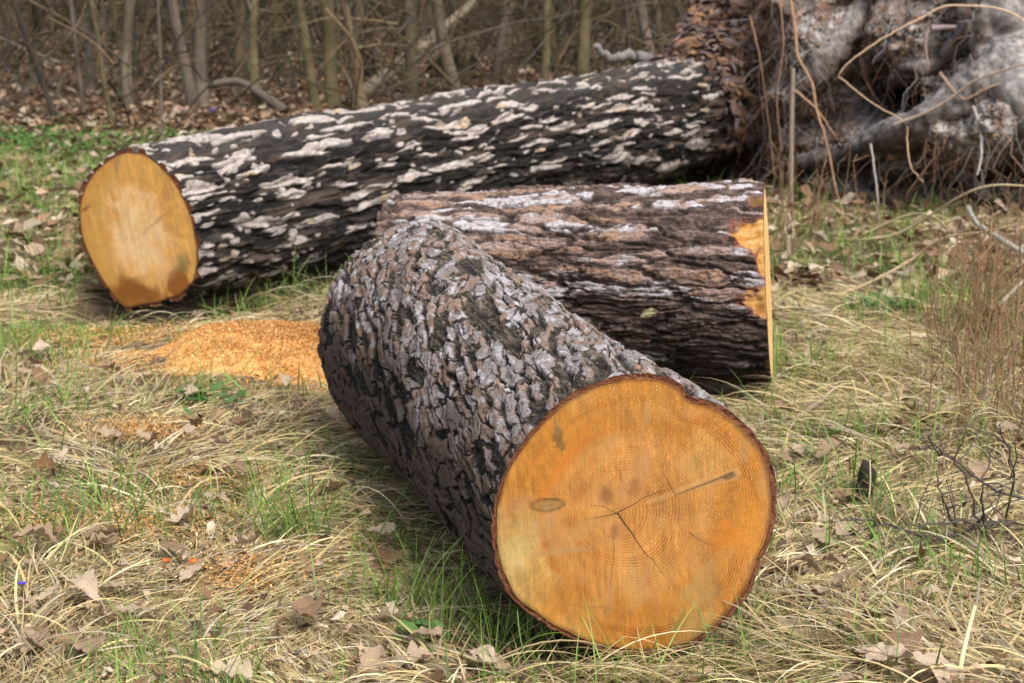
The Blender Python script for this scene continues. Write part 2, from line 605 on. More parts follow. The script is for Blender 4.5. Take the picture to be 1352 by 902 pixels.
        # bare yellow wood where the saw shaved the bark by the right end
        for px, py, wx, wy in ((996, 318, .105, .07), (1006, 402, .075, .045), (1008, 355, .025, .05), (1000, 268, .06, .022)):
            sn = np.clip((377 - py) / 137, -1, 1)
            t0 = PI - (math.asin(sn) + .22)
            dd = np.sqrt((s / wx) ** 2 + ((T - t0) * rm / wy) ** 2) + .35 * n(20, 26, 3, 8.)
            k = sstep(1.0, .82, dd)
            cc = mix([.40, .19, .045], [.54, .32, .12], sstep(-.5, .7, n(14, 70, 3, 7.)))
            if py == 268:
                cc = cc * .35
            edgek = sstep(1.25, 1.0, dd) * (1 - k)
            c = mix(c, [.20, .07, .045], edgek * .8)
            c = mix(c, cc, k)
            h = h * (1 - k) + k * (-.002 + .004 * n(30, 30, 2, 5.))
    fade = sstep(.0, .05, s + .012 * n(20, 20, 2, 3.))
    hm = h.mean()
    h = hm + (h - hm) * (.25 + .75 * fade) if style != 'far' else hm + (h - hm) * (.9 + .1 * fade)
    R = R0 + h - thick
    C = D['C0'] + (D['C1'] - D['C0']) * U[..., None]
    if D is FAR:
        C = C + np.array([0, 0, 1.]) * (.10 * sstep(4.6, 6.6, s))[..., None]
    P = C + (np.cos(T) * R)[..., None] * D['e1'] + (np.sin(T) * R)[..., None] * D['e2']
    skew = .055 if D is MID else 0
    P = P + D['a'] * (skew * np.sin(T) * R * (1 - sstep(0, .2, U)))[..., None]
    rows, cols = [], []
    # the sawn edge of the bark: from the outside in to the wood
    Rw = R0[0] - thick * (1.0 if D is not FAR else 1.05) - (.001 + (.003 * (1 + np.cos(th1)) if D is FRONT else 0) + .004 * np.abs(fbm(cx[0] * 9, cy[0] * 9, 2.2, 2)))
    Rw = smooth_ring(np.minimum(Rw, R[0] - .004), 8 if D is not FRONT else 5)
    Rw = np.minimum(Rw, R[0] - .002)
    K = 7
    for k in range(K):
        f = k / K
        r = Rw * (1 - f) + R[0] * f
        off = -.004 * np.abs(fbm(cx[0] * 60, cy[0] * 60, f * 4, 2)) * math.sin(PI * f) * 2
        rows.append(D['C0'] - D['a'] * (off - skew * np.sin(th1) * r)[:, None] + (np.cos(th1) * r)[:, None] * D['e1'] + (np.sin(th1) * r)[:, None] * D['e2'])
        q = fbm(cx[0] * 30, cy[0] * 30, f * 5, 3)
        cols.append(mix([.085, .028, .014], [.20, .075, .035], sstep(-.5, .6, q)))
    # the same rim at the far end
    tail, tcol = [], []
    Rb = R0[-1] - thick - .006
    for f in (.5, 0.):
        r = Rb * (1 - f) + R[-1] * f
        tail.append(C[-1] + (np.cos(th1) * r)[:, None] * D['e1'] + (np.sin(th1) * r)[:, None] * D['e2'])
        tcol.append(np.broadcast_to([.12, .05, .025], (nt_, 3)))
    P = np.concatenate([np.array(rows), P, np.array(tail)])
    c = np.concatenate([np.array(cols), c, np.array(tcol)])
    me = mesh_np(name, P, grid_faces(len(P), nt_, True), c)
    return me, Rw, Rb


def face_mesh(D, Rw, paint, name, nr=150, end=0, pith=(0, 0)):
    n = len(Rw)
    th = np.arange(n) / n * 2 * PI
    rr = np.linspace(0, 1, nr)
    px_, py_ = pith
    bx, by = np.cos(th) * Rw, np.sin(th) * Rw
    Xl = px_ + (bx - px_)[None] * rr[:, None]
    Yl = py_ + (by - py_)[None] * rr[:, None]
    c = paint(Xl, Yl, np.broadcast_to(rr[:, None], Xl.shape), np.arctan2(Yl - py_, Xl - px_))
    O = D['C0'] if end == 0 else D['C1']
    sgn = -1 if end == 0 else 1
    z = .0012 * fbm(Xl * 60, Yl * 18, .5, 3)
    P = O + Xl[..., None] * D['e1'] + Yl[..., None] * D['e2'] + D['a'] * (sgn * (.0015 + np.abs(z)))[..., None]
    if D is MID and not end:
        P = P + D['a'] * (.055 * Yl)[..., None]
    if D is FAR and end:
        P = P + np.array([0, 0, .1])
    return mesh_np(name, P, grid_faces(nr, n, True), c)


def local(D, px, py):
    q = on_plane(px, py, D['C0'], D['a']) - D['C0']
    return q @ D['e1'], q @ D['e2']


def blob(X, Y, c, rx, ry, ang=0., soft=.5, rag=.25, k=1.):
    dx, dy = X - c[0], Y - c[1]
    ca, sa = math.cos(ang), math.sin(ang)
    d = np.sqrt(((dx * ca + dy * sa) / rx) ** 2 + ((-dx * sa + dy * ca) / ry) ** 2)
    d = d + rag * fbm(X * 1.2 / min(rx, ry), Y * 1.2 / min(rx, ry), 3.7, 2)
    return k * sstep(1 + soft, 1 - soft, d)


def line(X, Y, pts, w, taper=True):
    best = np.full(X.shape, 9.)
    n = len(pts) - 1
    for i in range(n):
        (x0, y0), (x1, y1) = pts[i], pts[i + 1]
        dx, dy = x1 - x0, y1 - y0
        t = np.clip(((X - x0) * dx + (Y - y0) * dy) / (dx * dx + dy * dy), 0, 1)
        d = np.hypot(X - x0 - t * dx, Y - y0 - t * dy)
        ww = w * (1 - .75 * (i + t) / n) if taper else w
        best = np.minimum(best, d / ww)
    return sstep(1.25, .55, best)


def front_paint(X, Y, r, A):
    F = lambda x, y: local(FRONT, 600 + x / 2.2, 470 + y / 2.2)
    S = FRONT_S
    n1 = fbm(X * 9, Y * 9, 1.1, 3)
    wob = .012 * fbm(X * 7, Y * 7, 5.5, 2) + .004 * fbm(X * 40, Y * 40, 2.5, 2)
    rho = r + wob
    heart = np.array([.48, .212, .046])
    sap = np.array([.44, .18, .025])
    c = mix(heart, sap, sstep(.60, .66, rho + .03 * n1))
    c = mix(c, [.53, .285, .08], sstep(.0, .8, fbm(X * 5 + 3, Y * 5, 7.7, 3)) * .7)
    c = mix(c, [.46, .19, .03], sstep(.1, .8, fbm(X * 7, Y * 4 + 9, 3.7, 4)) * .5 * sstep(.4, .7, rho))
    # darker ring where the sapwood begins
    c = mix(c, [.50, .17, .025], (sstep(.05, .0, np.abs(rho - .645)) * sstep(-.2, .5, np.sin(A - .9) + .5 * n1)) * .55)
    # pale and stained wood at lower left, streaked radially
    ang = np.abs((A - (PI + .35) + PI) % (2 * PI) - PI)
    pl = sstep(.62, .68, rho) * sstep(.75, .30, ang + .12 * n1)
    c = mix(c, [.53, .35, .11], pl * .6)
    st = sstep(.0, .5, fbm(A * 26, r * 2.5, 1.3, 3)) * pl
    c = mix(c, [.36, .27, .10], st * .65)
    # radial streaks
    c = c * (1 + .10 * fbm(A * 30, r * 3, 4.4, 3))[..., None]
    # growth rings
    ph = rho * 44 + 6 * rho ** 2
    ring = sstep(.35, 1.0, np.sin(ph * 2 * PI) * .5 + .5)
    ra = .17 + .60 * sstep(.76, .9, rho) * sstep(-.1, .7, np.cos(A + .25)) + .12 * sstep(.6, .1, rho) + .1 * fbm(X * 12, Y * 12, .2, 2)
    ra = ra * np.clip(.75 + .9 * fbm(rho * 16, .3, .7, 2) + .35 * fbm(A * 3, rho * 5, 1.7, 2), .15, 2)
    c = mix(c, c * np.array([.62, .42, .25]), np.clip(ring * ra * 3.1, 0, 1))
    # saw marks: fine near-vertical scratches
    sm = fbm(X * 230 + 6 * Y, Y * 9, 8.8, 2)
    c = c * (1 + .17 * sm)[..., None]
    arcs = fbm((X * .94 + Y * .34) * 60 + 1.5 * fbm(X * 3, Y * 3, 1., 2), Y * 1.2, 4.8, 3)
    c = c * (1 + .15 * arcs)[..., None]
    c = mix(c, [.27, .12, .03], sstep(.50, .75, fbm(X * 150, Y * 40, 9.1, 3)) * .45)
    # sawdust speckle, mostly at the upper right
    sp = sstep(.30, .62, fbm(X * 260, Y * 260, 6.1, 2)) * sstep(-.25, .5, (X * .8 + Y * .6) / .3 + .5 * n1)
    c = mix(c, [.70, .47, .20], sp * .5)
    sp2 = sstep(.42, .7, fbm(X * 230, Y * 230, 2.1, 2)) * sstep(-.3, .5, (X * .8 + Y * .5) / .3 + .5 * n1)
    c = mix(c, [.36, .15, .03], sp2 * .55)

    def spot(x, y, rx, ry, ang, colr, k, soft=.5, rag=.25):
        nonlocal c
        c = mix(c, colr, blob(X, Y, F(x, y), rx * S, ry * S, ang, soft, rag, k))
    spot(440, 405, 40, 46, 0, (.50, .24, .08), .6, .6)
    spot(440, 405, 20, 30, .35, (.27, .105, .028), .8, .5)
    spot(532, 345, 36, 88, -.42, (.50, .25, .09), .65, .6)
    spot(520, 382, 20, 30, -.3, (.28, .11, .03), .7, .6)
    spot(463, 510, 30, 46, 0, (.50, .25, .09), .65, .6)
    spot(463, 510, 15, 26, 0, (.28, .11, .03), .7, .6)
    spot(190, 432, 46, 24, .25, (.42, .18, .06), .75, .5)
    spot(335, 440, 70, 16, .1, (.50, .22, .06), .5, .8)
    # the ringed knot at left
    spot(270, 432, 51, 21, -.02, (.07, .04, .015), .9, .22, .10)
    spot(270, 432, 45, 15, -.02, (.33, .175, .05), 1., .3, .12)
    spot(270, 432, 24, 7, -.02, (.30, .15, .05), .7, .5)
    # the long knot at right
    k = line(X, Y, [F(812, 343), F(700, 375), F(560, 425)], 22 * S)
    c = mix(c, [.52, .28, .10], k * .6)
    k = line(X, Y, [F(808, 345), F(735, 368), F(650, 400)], 14 * S)
    c = mix(c, [.38, .205, .075], k * .85)
    k = line(X, Y, [F(806, 340), F(760, 358), F(640, 404)], 6 * S)
    c = mix(c, [.12, .06, .025], k * .75)
    spot(796, 350, 20, 8, .3, (.13, .075, .03), .8, .5)
    # stains
    spot(303, 240, 13, 42, .15, (.12, .072, .02), .8, .6, .6)
    spot(295, 205, 7, 30, .1, (.25, .17, .06), .6, .6, .5)
    spot(345, 520, 110, 20, .42, (.42, .22, .07), .75, .8, .5)
    spot(320, 566, 80, 9, .05, (.36, .24, .10), .6, .8, .5)
    spot(560, 650, 16, 85, .32, (.44, .18, .05), .7, .8, .4)
    spot(450, 700, 8, 52, .0, (.36, .20, .09), .7, .7, .4)
    spot(790, 530, 44, 48, 0, (.60, .20, .02), .75, .7, .4)
    spot(720, 535, 60, 9, -.45, (.38, .16, .04), .7, .7, .5)
    spot(715, 690, 60, 50, .4, (.38, .26, .09), .6, .8, .6)
    spot(690, 780, 70, 40, .3, (.36, .25, .08), .55, .8, .6)
    spot(700, 820, 60, 22, .6, (.30, .20, .06), .5, .8, .6)
    spot(330, 300, 130, 16, .95, (.50, .17, .02), .75, .8, .4)
    spot(860, 470, 40, 120, .0, (.62, .25, .03), .5, .8, .5)
    spot(380, 725, 90, 6, -.2, (.30, .15, .04), .5, .8, .8)
    spot(175, 580, 40, 60, 0, (.55, .44, .18), .5, .8, .5)
    spot(560, 165, 14, 46, -.2, (.46, .27, .09), .5, .7, .5)
    # cracks
    for pts, w in (([(470, 455), (495, 440), (520, 432), (545, 412), (580, 402), (600, 392), (625, 388)], 2.2), ([(470, 455), (435, 463), (385, 474)], 2.2), ([(474, 455), (486, 476), (498, 490), (508, 510), (522, 522), (530, 545), (546, 560), (560, 580), (576, 590), (604, 630)], 3.4),
                   ([(470, 455), (430, 435), (395, 432)], 1.4), ([(463, 540), (460, 600), (455, 660)], 1.4), ([(480, 330), (487, 380)], 1.2), ([(640, 400), (600, 330), (640, 210)], 1.2), ([(680, 510), (740, 550)], 2)):
        k = line(X, Y, [F(x + 3 * math.sin(9 * i), y + 2 * math.cos(7 * i)) for i, (x, y) in enumerate(pts)], w * S)
        c = mix(c, [.07, .03, .01], k * .9)
    # dull, slightly dirty fresh-cut surface
    c = c * (.84 + .13 * fbm(X * 14, Y * 14, 3.3, 4) + .07 * fbm(X * 320, Y * 90, 1.3, 2))[..., None]
    c = mix(c, [.40, .25, .10], sstep(.1, .8, fbm(X * 8 + 5, Y * 8, 6.3, 4)) * .35)
    # darker edge by the bark
    c = c * (1 - .45 * sstep(.965, 1.0, r + .01 * n1))[..., None]
    return c


def far_paint(X, Y, r, A):
    n1 = fbm(X * 7, Y * 7, 1.9, 3)
    rho = r + .03 * fbm(X * 6, Y * 6, 4.4, 2)
    F = lambda x, y: local(FAR, x / 3.0066, 150 + y / 3.0066)
    S = FAR_S
    c = mix([.68, .35, .10], [.62, .34, .09], sstep(.6, .66, rho))
    c = mix(c, [.80, .54, .28], sstep(.72, .5, rho + .25 * n1) * sstep(-.6, .5, n1 + .1) * .8)
    c = mix(c, [.50, .25, .06], sstep(.0, .7, fbm(X * 11, Y * 5, 2.8, 4)) * .55)
    c = mix(c, [.46, .21, .05], sstep(.05, 0, np.abs(rho - .66)) * .15)
    c = c * (1 + .07 * fbm(A * 5, r * 3, 4.4, 3) + .10 * fbm(X * 30 + Y * 10, Y * 6, 2.4, 3))[..., None]
    c = c * (1 + .16 * fbm(X * 40 + 10 * Y, Y * 3, 6.4, 3) + .14 * fbm(A * 9, r * 4, 2.2, 4))[..., None]
    c = mix(c, [.50, .24, .05], sstep(.70, .95, rho) * sstep(.2, -.7, np.cos(A)) * .6)
    ph = rho * 36 + 5 * rho ** 2
    c = mix(c, c * np.array([.7, .5, .32]), sstep(.4, 1, np.sin(ph * 2 * PI) * .5 + .5) * .32)

    def spot(x, y, rx, ry, ang, colr, k, soft=.5, rag=.25):
        nonlocal c
        c = mix(c, colr, blob(X, Y, F(x, y), rx * S * 1.3, ry * S, ang, soft, rag, k))
    spot(545, 745, 120, 95, 0, (.22, .075, .010), .95, .3, .45)
    spot(705, 690, 50, 90, -.1, (.24, .080, .010), .95, .3, .45)
    spot(600, 790, 170, 45, .1, (.34, .14, .02), .8, .5, .4)
    spot(730, 600, 26, 36, .4, (.20, .15, .05), .8, .5, .4)
    spot(400, 480, 40, 180, .1, (.55, .30, .07), .6, .7, .4)
    spot(465, 200, 12, 50, -.2, (.30, .20, .08), .6, .6, .4)
    spot(345, 375, 26, 8, .5, (.20, .10, .03), .8, .5, .5)
    spot(610, 440, 70, 6, .6, (.40, .17, .05), .7, .6, .4)
    spot(650, 340, 10, 90, -.3, (.48, .20, .05), .5, .7, .4)
    spot(590, 520, 80, 120, .2, (.80, .60, .34), .35, .8, .6)
    return c * (1 - .3 * sstep(.96, 1.0, r))[..., None]


def plain_paint(X, Y, r, A):
    rho = r + .02 * fbm(X * 6, Y * 6, 4.4, 2)
    c = mix([.74, .45, .16], [.78, .52, .22], sstep(.6, .66, rho))
    c = mix(c, c * np.array([.75, .55, .35]), sstep(.4, 1, np.sin(rho * 250) * .5 + .5) * .3)
    return c * (1 + .15 * fbm(X * 20, Y * 20, 1.5, 3))[..., None]


FRONT_S = FRONT_S = 3.6 / FPX / 2.2
FAR_S = 7.1 / FPX / 3.0066


def log_thing(D, style, nu, nt_, thick, name, label, cat, paint, group=None, nr=150, bias=1., pith=(0, 0)):
    t = empty(name, (D['C0'][0], D['C0'][1], 0))
    tag(t, label, cat, group)
    me, Rw, Rb = bark_mesh(D, style, nu, nt_, thick, 'bark', bias)
    parts = [obj('bark', me, M_bark)]
    parts.append(obj('cut_face', face_mesh(D, Rw, paint, 'cut_face', nr, 0, pith), M_wood))
    if D is not FAR:
        parts.append(obj('cut_face', face_mesh(D, Rb, plain_paint, 'cut_face', 24, 1), M_wood))
    for p in parts:
        p.parent = t
        p.matrix_parent_inverse = Matrix.Translation(-t.location)
    return t


pith = local(FRONT, 600 + 470 / 2.2, 470 + 455 / 2.2)
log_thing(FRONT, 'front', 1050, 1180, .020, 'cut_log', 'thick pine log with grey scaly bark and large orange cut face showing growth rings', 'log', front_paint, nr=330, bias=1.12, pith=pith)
log_thing(MID, 'mid', 520, 760, .026, 'cut_log', 'reddish brown pine log lying crosswise behind the front log, saw-shaved yellow patches at one end', 'log', plain_paint, nr=60)
fallen = log_thing(FAR, 'far', 1150, 640, .028, 'fallen_tree', 'long blackened fallen pine with pale bark flakes, tan cut end and upturned roots', 'fallen tree', far_paint, nr=140)


def adopt(o, t):
    o.parent = t
    o.matrix_parent_inverse = Matrix.Translation(-t.location)
    return o


# ------------------------------------------------------------------ root plate of the fallen tree
W0, Wd, Wn = np.array([1.55, 11.3]), np.array([.884, -.467]), np.array([-.467, -.884])


def wall_depth(p, z):
    g = lambda a, pc, zc, rp, rz: a * np.exp(-((p - pc) / rp) ** 2 - ((z - zc) / rz) ** 2)
    d = .15 + .25 * sstep(0, .9, p)
    zr = .33 + .20 * np.clip(p - .7, -.6, 1.6)
    d = d + .85 * np.exp(-((p - 1.75) / .95) ** 2) * np.exp(-((z - zr) / np.where(z > zr, .30, .30)) ** 2)
    d = d + g(.50, 1.75, 1.15, .45, .45) + g(.30, .55, 1.0, .25, .22) + g(.22, .38, .62, .25, .15) + g(.35, 1.15, .95, .25, .2)
    d = d - g(1.0, 1.10, .60, .24, .12) - g(.25, .85, 1.05, .10, .3) - g(.3, 1.45, .9, .1, .22) - g(.25, .6, .45, .3, .08)
    d = d + .30 * np.exp(-((z + .02) / .14) ** 2) * sstep(.2, 1.2, p)
    d = d - .22 * np.exp(-((z - .16) / .06) ** 2) * sstep(.5, 1.0, p)
    d = d + .13 * fbm(p * 3.2, z * 3.2, 2.2, 3) + .05 * fbm(p * 6, z * 8, 8.2, 2) + .024 * fbm(p * 13, z * 16, 5.2, 4) + .010 * fbm(p * 55, z * 55, 1.2, 2)
    d = d - .9 * sstep(1.35, 2.1, z) - .5 * sstep(.35, -.25, p) - .8 * sstep(2.6, 3.4, p)
    return d


npg, nzg = 560, 420
p1, z1 = np.linspace(-.25, 3.4, npg), np.linspace(-.12, 2.1, nzg)
Pg, Zg = np.meshgrid(p1, z1)
dp = wall_depth(Pg, Zg)
wx = W0[0] + Wd[0] * Pg + Wn[0] * dp
wy = W0[1] + Wd[1] * Pg + Wn[1] * dp
slope = np.gradient(dp, z1, axis=0)
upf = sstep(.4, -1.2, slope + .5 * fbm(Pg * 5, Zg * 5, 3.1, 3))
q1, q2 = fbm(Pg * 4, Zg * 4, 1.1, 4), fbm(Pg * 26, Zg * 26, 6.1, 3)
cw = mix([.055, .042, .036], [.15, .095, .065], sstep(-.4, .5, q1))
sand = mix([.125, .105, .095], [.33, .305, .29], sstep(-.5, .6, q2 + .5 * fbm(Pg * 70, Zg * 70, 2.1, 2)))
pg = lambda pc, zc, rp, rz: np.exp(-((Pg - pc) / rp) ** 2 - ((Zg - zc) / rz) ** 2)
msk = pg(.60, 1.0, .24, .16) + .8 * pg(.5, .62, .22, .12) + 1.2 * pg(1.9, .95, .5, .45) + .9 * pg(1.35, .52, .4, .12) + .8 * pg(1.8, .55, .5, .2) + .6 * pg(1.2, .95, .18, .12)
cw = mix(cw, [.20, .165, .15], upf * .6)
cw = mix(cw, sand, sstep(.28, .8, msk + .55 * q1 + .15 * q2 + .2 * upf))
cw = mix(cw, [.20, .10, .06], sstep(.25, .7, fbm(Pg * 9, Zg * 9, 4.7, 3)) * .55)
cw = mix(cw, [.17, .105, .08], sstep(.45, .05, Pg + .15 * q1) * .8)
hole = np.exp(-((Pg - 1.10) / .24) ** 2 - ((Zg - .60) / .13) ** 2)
cw = cw * (1 - .75 * hole)[..., None]  # shade inside the hollow painted into the soil colour
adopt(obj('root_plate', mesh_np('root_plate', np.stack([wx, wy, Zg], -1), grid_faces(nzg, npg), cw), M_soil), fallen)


def wall_pt(p, z, off=.02):
    d = float(wall_depth(np.float32(p), np.float32(z))) + off
    return np.array([W0[0] + Wd[0] * p + Wn[0] * d, W0[1] + Wd[1] * p + Wn[1] * d, z])


def on_wall(px, py):
    """where a sight line meets the root plate."""
    d = ray(px, py)
    for y in np.arange(8.4, 12.5, .02):
        q = CO + d * (y / d[1])
        v = q[:2] - W0
        p = v[0] * Wd[0] + v[1] * Wd[1]
        if v[0] * Wn[0] + v[1] * Wn[1] < float(wall_depth(np.float64(p), np.float64(q[2]))):
            return q
    return q


def thick_root(pts, r0, r1, seed, cu, cd, sink=.3):
    P = np.array([on_wall(px, py) for px, py in pts])
    rr = np.linspace(r0, r1, len(P))
    P[:, 1] += rr * sink
    P = spline(P, 22)
    k, nn = len(P), 44
    rad = np.interp(np.linspace(0, 1, k), np.linspace(0, 1, len(rr)), rr)
    tan = np.gradient(P, axis=0)
    tan /= np.linalg.norm(tan, axis=1, keepdims=True)
    e = np.cross(tan, [0, 1., .2])
    e /= np.linalg.norm(e, axis=1, keepdims=True)
    f = np.cross(e, tan)
    a = np.arange(nn) / nn * 2 * PI
    nr = np.cos(a)[None, :, None] * e[:, None] + np.sin(a)[None, :, None] * f[:, None]
    Q = P[:, None] + nr * rad[:, None, None]
    x, y, z = Q[..., 0], Q[..., 1], Q[..., 2]
    g = .30 * fbm(x * 5 + seed, y * 5, z * 5, 3) * rad[:, None] + .015 * fbm(x * 20, y * 20, z * 20 + seed, 4)
    cap = np.minimum(1, np.minimum(np.arange(k), np.arange(k)[::-1]) / 7.)[:, None] ** .5
    Q = P[:, None] + nr * ((rad[:, None] + g) * np.maximum(cap, .02))[..., None]
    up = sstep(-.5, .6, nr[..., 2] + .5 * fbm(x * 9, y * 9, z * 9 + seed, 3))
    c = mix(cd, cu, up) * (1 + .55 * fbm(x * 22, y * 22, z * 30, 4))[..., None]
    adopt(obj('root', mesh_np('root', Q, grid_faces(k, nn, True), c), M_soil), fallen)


GR, BR = (.20, .18, .17), (.07, .05, .04)
thick_root([(1400, 70), (1330, 100), (1280, 132), (1225, 165), (1160, 190), (1095, 210), (1040, 222)], .17, .06, 1, GR, BR)
thick_root([(1310, -40), (1322, 10), (1336, 70), (1352, 140), (1372, 215)], .20, .15, 2, (.27, .25, .24), (.11, .088, .075), .45)
thick_root([(1052, 150), (1080, 95), (1110, 50), (1150, 5), (1185, -40)], .09, .12, 3, GR, (.12, .085, .07))
thick_root([(1168, 118), (1205, 92), (1245, 82), (1280, 50), (1290, -10)], .05, .085, 4, (.24, .20, .185), BR)
thick_root([(1150, 250), (1200, 215), (1260, 225), (1310, 270)], .06, .05, 5, (.16, .14, .13), (.05, .04, .035))

# loose roots the photo shows one by one
def px_curve(pts, y0, y1):
    n = len(pts)
    return spline([at_y(px, py, y0 + (y1 - y0) * i / (n - 1)) for i, (px, py) in enumerate(pts)], 8)


for pts, ya, yb, r, c in (
    ([(1362, 40), (1345, 22), (1310, 10), (1250, 8), (1220, 22), (1170, 48), (1130, 75), (1108, 98), (1114, 106), (1150, 135), (1198, 162)], 9.3, 9.6, .0055, (.58, .40, .27)),
    ([(1198, 162), (1198, 190), (1203, 220), (1218, 240)], 9.6, 9.3, .0045, (.50, .36, .22)),
    ([(1043, -5), (1050, 40), (1054, 75), (1072, 110), (1078, 145), (1092, 190), (1104, 250), (1122, 300)], 10.4, 9.9, .0095, (.34, .20, .12)),
    ([(1048, 118), (1078, 145), (1110, 190)], 10.4, 10.3, .009, (.32, .20, .13)),
    ([(1285, 140), (1294, 170), (1296, 200), (1290, 232)], 9.3, 9.2, .010, (.36, .33, .31)),
    ([(1240, 95), (1270, 130), (1300, 118), (1352, 100)], 9.4, 9.3, .010, (.30, .20, .14)),
    ([(1180, 165), (1240, 140), (1290, 105), (1352, 85)], 9.5, 9.2, .011, (.33, .25, .20)),
    ([(1150, 190), (1157, 240), (1160, 290)], 9.6, 9.4, .007, (.33, .29, .26)),
    ([(1030, 0), (1034, 60), (1026, 130), (1032, 200)], 10.6, 10.4, .006, (.26, .15, .10)),
    ([(990, 20), (1004, 80), (1015, 160), (1022, 230)], 10.8, 10.6, .006, (.28, .16, .10)),
    ([(1225, 35), (1222, 60), (1226, 90)], 9.8, 9.8, .011, (.30, .22, .21)),
    ([(1230, 38), (1262, 35)], 9.8, 9.8, .020, (.24, .18, .18)),
):
    tb = Tubes()
    P = px_curve(pts, ya, yb)
    P += .0015 * rng.normal(size=P.shape)
    tb.add(P, np.linspace(r, r * .6, len(P)), 7, c)
    adopt(tb.build('root', M_twig), fallen)

# hanging fine rootlets, far too many to count
tb = Tubes()
for i in range(700):
    p = rng.uniform(-.05, 2.5)
    z = rng.uniform(.1, 1.5)
    P0 = wall_pt(p, z, .03)
    ln = rng.uniform(.08, .5)
    k = 6
    dirn = np.array([rng.normal() * .4, -abs(rng.normal()) * .25, -1.])
    t = np.linspace(0, 1, k)[:, None]
    P = P0 + dirn * ln * t + rng.normal(size=(k, 3)) * .02 + np.array([rng.normal() * .15, -.1, .0]) * (t * (1 - t)) * 2
    P[:, 2] = np.maximum(P[:, 2], .02)
    g = rng.uniform(.6, 1.3)
    c = np.array([.22, .13, .085]) * g if rng.random() < .6 else np.array([.30, .27, .25]) * g
    tb.add(P, np.linspace(1, .4, k) * rng.choice([.0012, .0018, .0026, .0045], p=[.4, .35, .2, .05]), 4, c)
o = adopt(tb.build('rootlets', M_twig), fallen)
tag(o, None, kind='stuff')

# crumbs of soil, bark and leaf caught on the root plate
V, Fc, Cc, nv = [], [], [], 0
for i in range(3000):
    p = rng.uniform(-.1, 2.4)
    z = rng.uniform(.0, 1.4)
    P0 = wall_pt(p, z, rng.uniform(-.005, .02))
    a_ = rng.uniform(.006, .028)
    d1, d2 = rng.normal(size=3), rng.normal(size=3)
    d1 /= np.linalg.norm(d1)
    d2 = np.cross(d1, d2)
    d2 /= np.linalg.norm(d2)
    V += [P0 - d1 * a_, P0 - d2 * a_ * .5, P0 + d1 * a_, P0 + d2 * a_ * .6, P0 + np.cross(d1, d2) * a_ * .4]
    Fc += [[nv, nv + 1, nv + 4], [nv + 1, nv + 2, nv + 4], [nv + 2, nv + 3, nv + 4], [nv + 3, nv, nv + 4]]
    cc = [(.10, .07, .05), (.20, .13, .09), (.26, .22, .20), (.30, .18, .10), (.06, .045, .04)][rng.integers(5)]
    Cc += [np.array(cc) * rng.uniform(.6, 1.2)] * 5
    nv += 5
o = adopt(obj('soil_crumbs', mesh_np('soil_crumbs', V, np.array(Fc), Cc, smooth=False), M_soil), fallen)
tag(o, None, kind='stuff')

# flaky bark scales around the root collar
V, Fc, Cc, nv = [], [], [], 0
for i in range(5200):
    s = rng.uniform(4.8, 6.7)
    th = rng.uniform(-.6, 2.4)
    r = float(radius(FAR, np.float64(s / FAR['L']), np.float64(th))) + rng.uniform(-.03, .05)
    C = FAR['C0'] + (FAR['C1'] - FAR['C0']) * s / FAR['L'] + np.array([0, 0, .10 * float(sstep(4.6, 6.6, np.float64(s)))])
    nrm = math.cos(th) * FAR['e1'] + math.sin(th) * FAR['e2']
    r2 = float(radius(FAR, np.float64((s + .05) / FAR['L']), np.float64(th)))
    r1 = float(radius(FAR, np.float64((s - .05) / FAR['L']), np.float64(th)))
    P0 = C + nrm * r
    nrm = nrm - FAR['a'] * (r2 - r1) / .1 + rng.normal(size=3) * .45
    nrm /= np.linalg.norm(nrm)
    if s < 5.5 and rng.random() > (s - 4.8) / .7:
        continue
    t1 = np.cross(nrm, rng.normal(size=3))
    t1 /= np.linalg.norm(t1)
    t2 = np.cross(nrm, t1)
    a_, b_ = rng.uniform(.02, .06), rng.uniform(.012, .035)
    tilt = nrm * rng.uniform(-.4, .6)
    q = [P0 - t1 * a_ - t2 * b_, P0 + t1 * a_ - t2 * b_ * .6, P0 + t1 * a_ * .8 + t2 * b_ + tilt * b_, P0 - t1 * a_ * .7 + t2 * b_ * .8 + tilt * b_]
    mid = P0 + nrm * .012
    V += q + [mid]
    Fc += [[nv, nv + 1, nv + 4], [nv + 1, nv + 2, nv + 4], [nv + 2, nv + 3, nv + 4], [nv + 3, nv, nv + 4]]
    g = rng.uniform(.5, 1.25)
    cc = [(.14, .085, .065), (.20, .125, .10), (.19, .15, .145), (.22, .12, .065)][rng.integers(4)]
    Cc += [np.array(cc) * g] * 5
    nv += 5
o = adopt(obj('bark_scales', mesh_np('bark_scales', V, np.array(Fc), Cc, smooth=False), M_bark), fallen)
tag(o, None, kind='stuff')

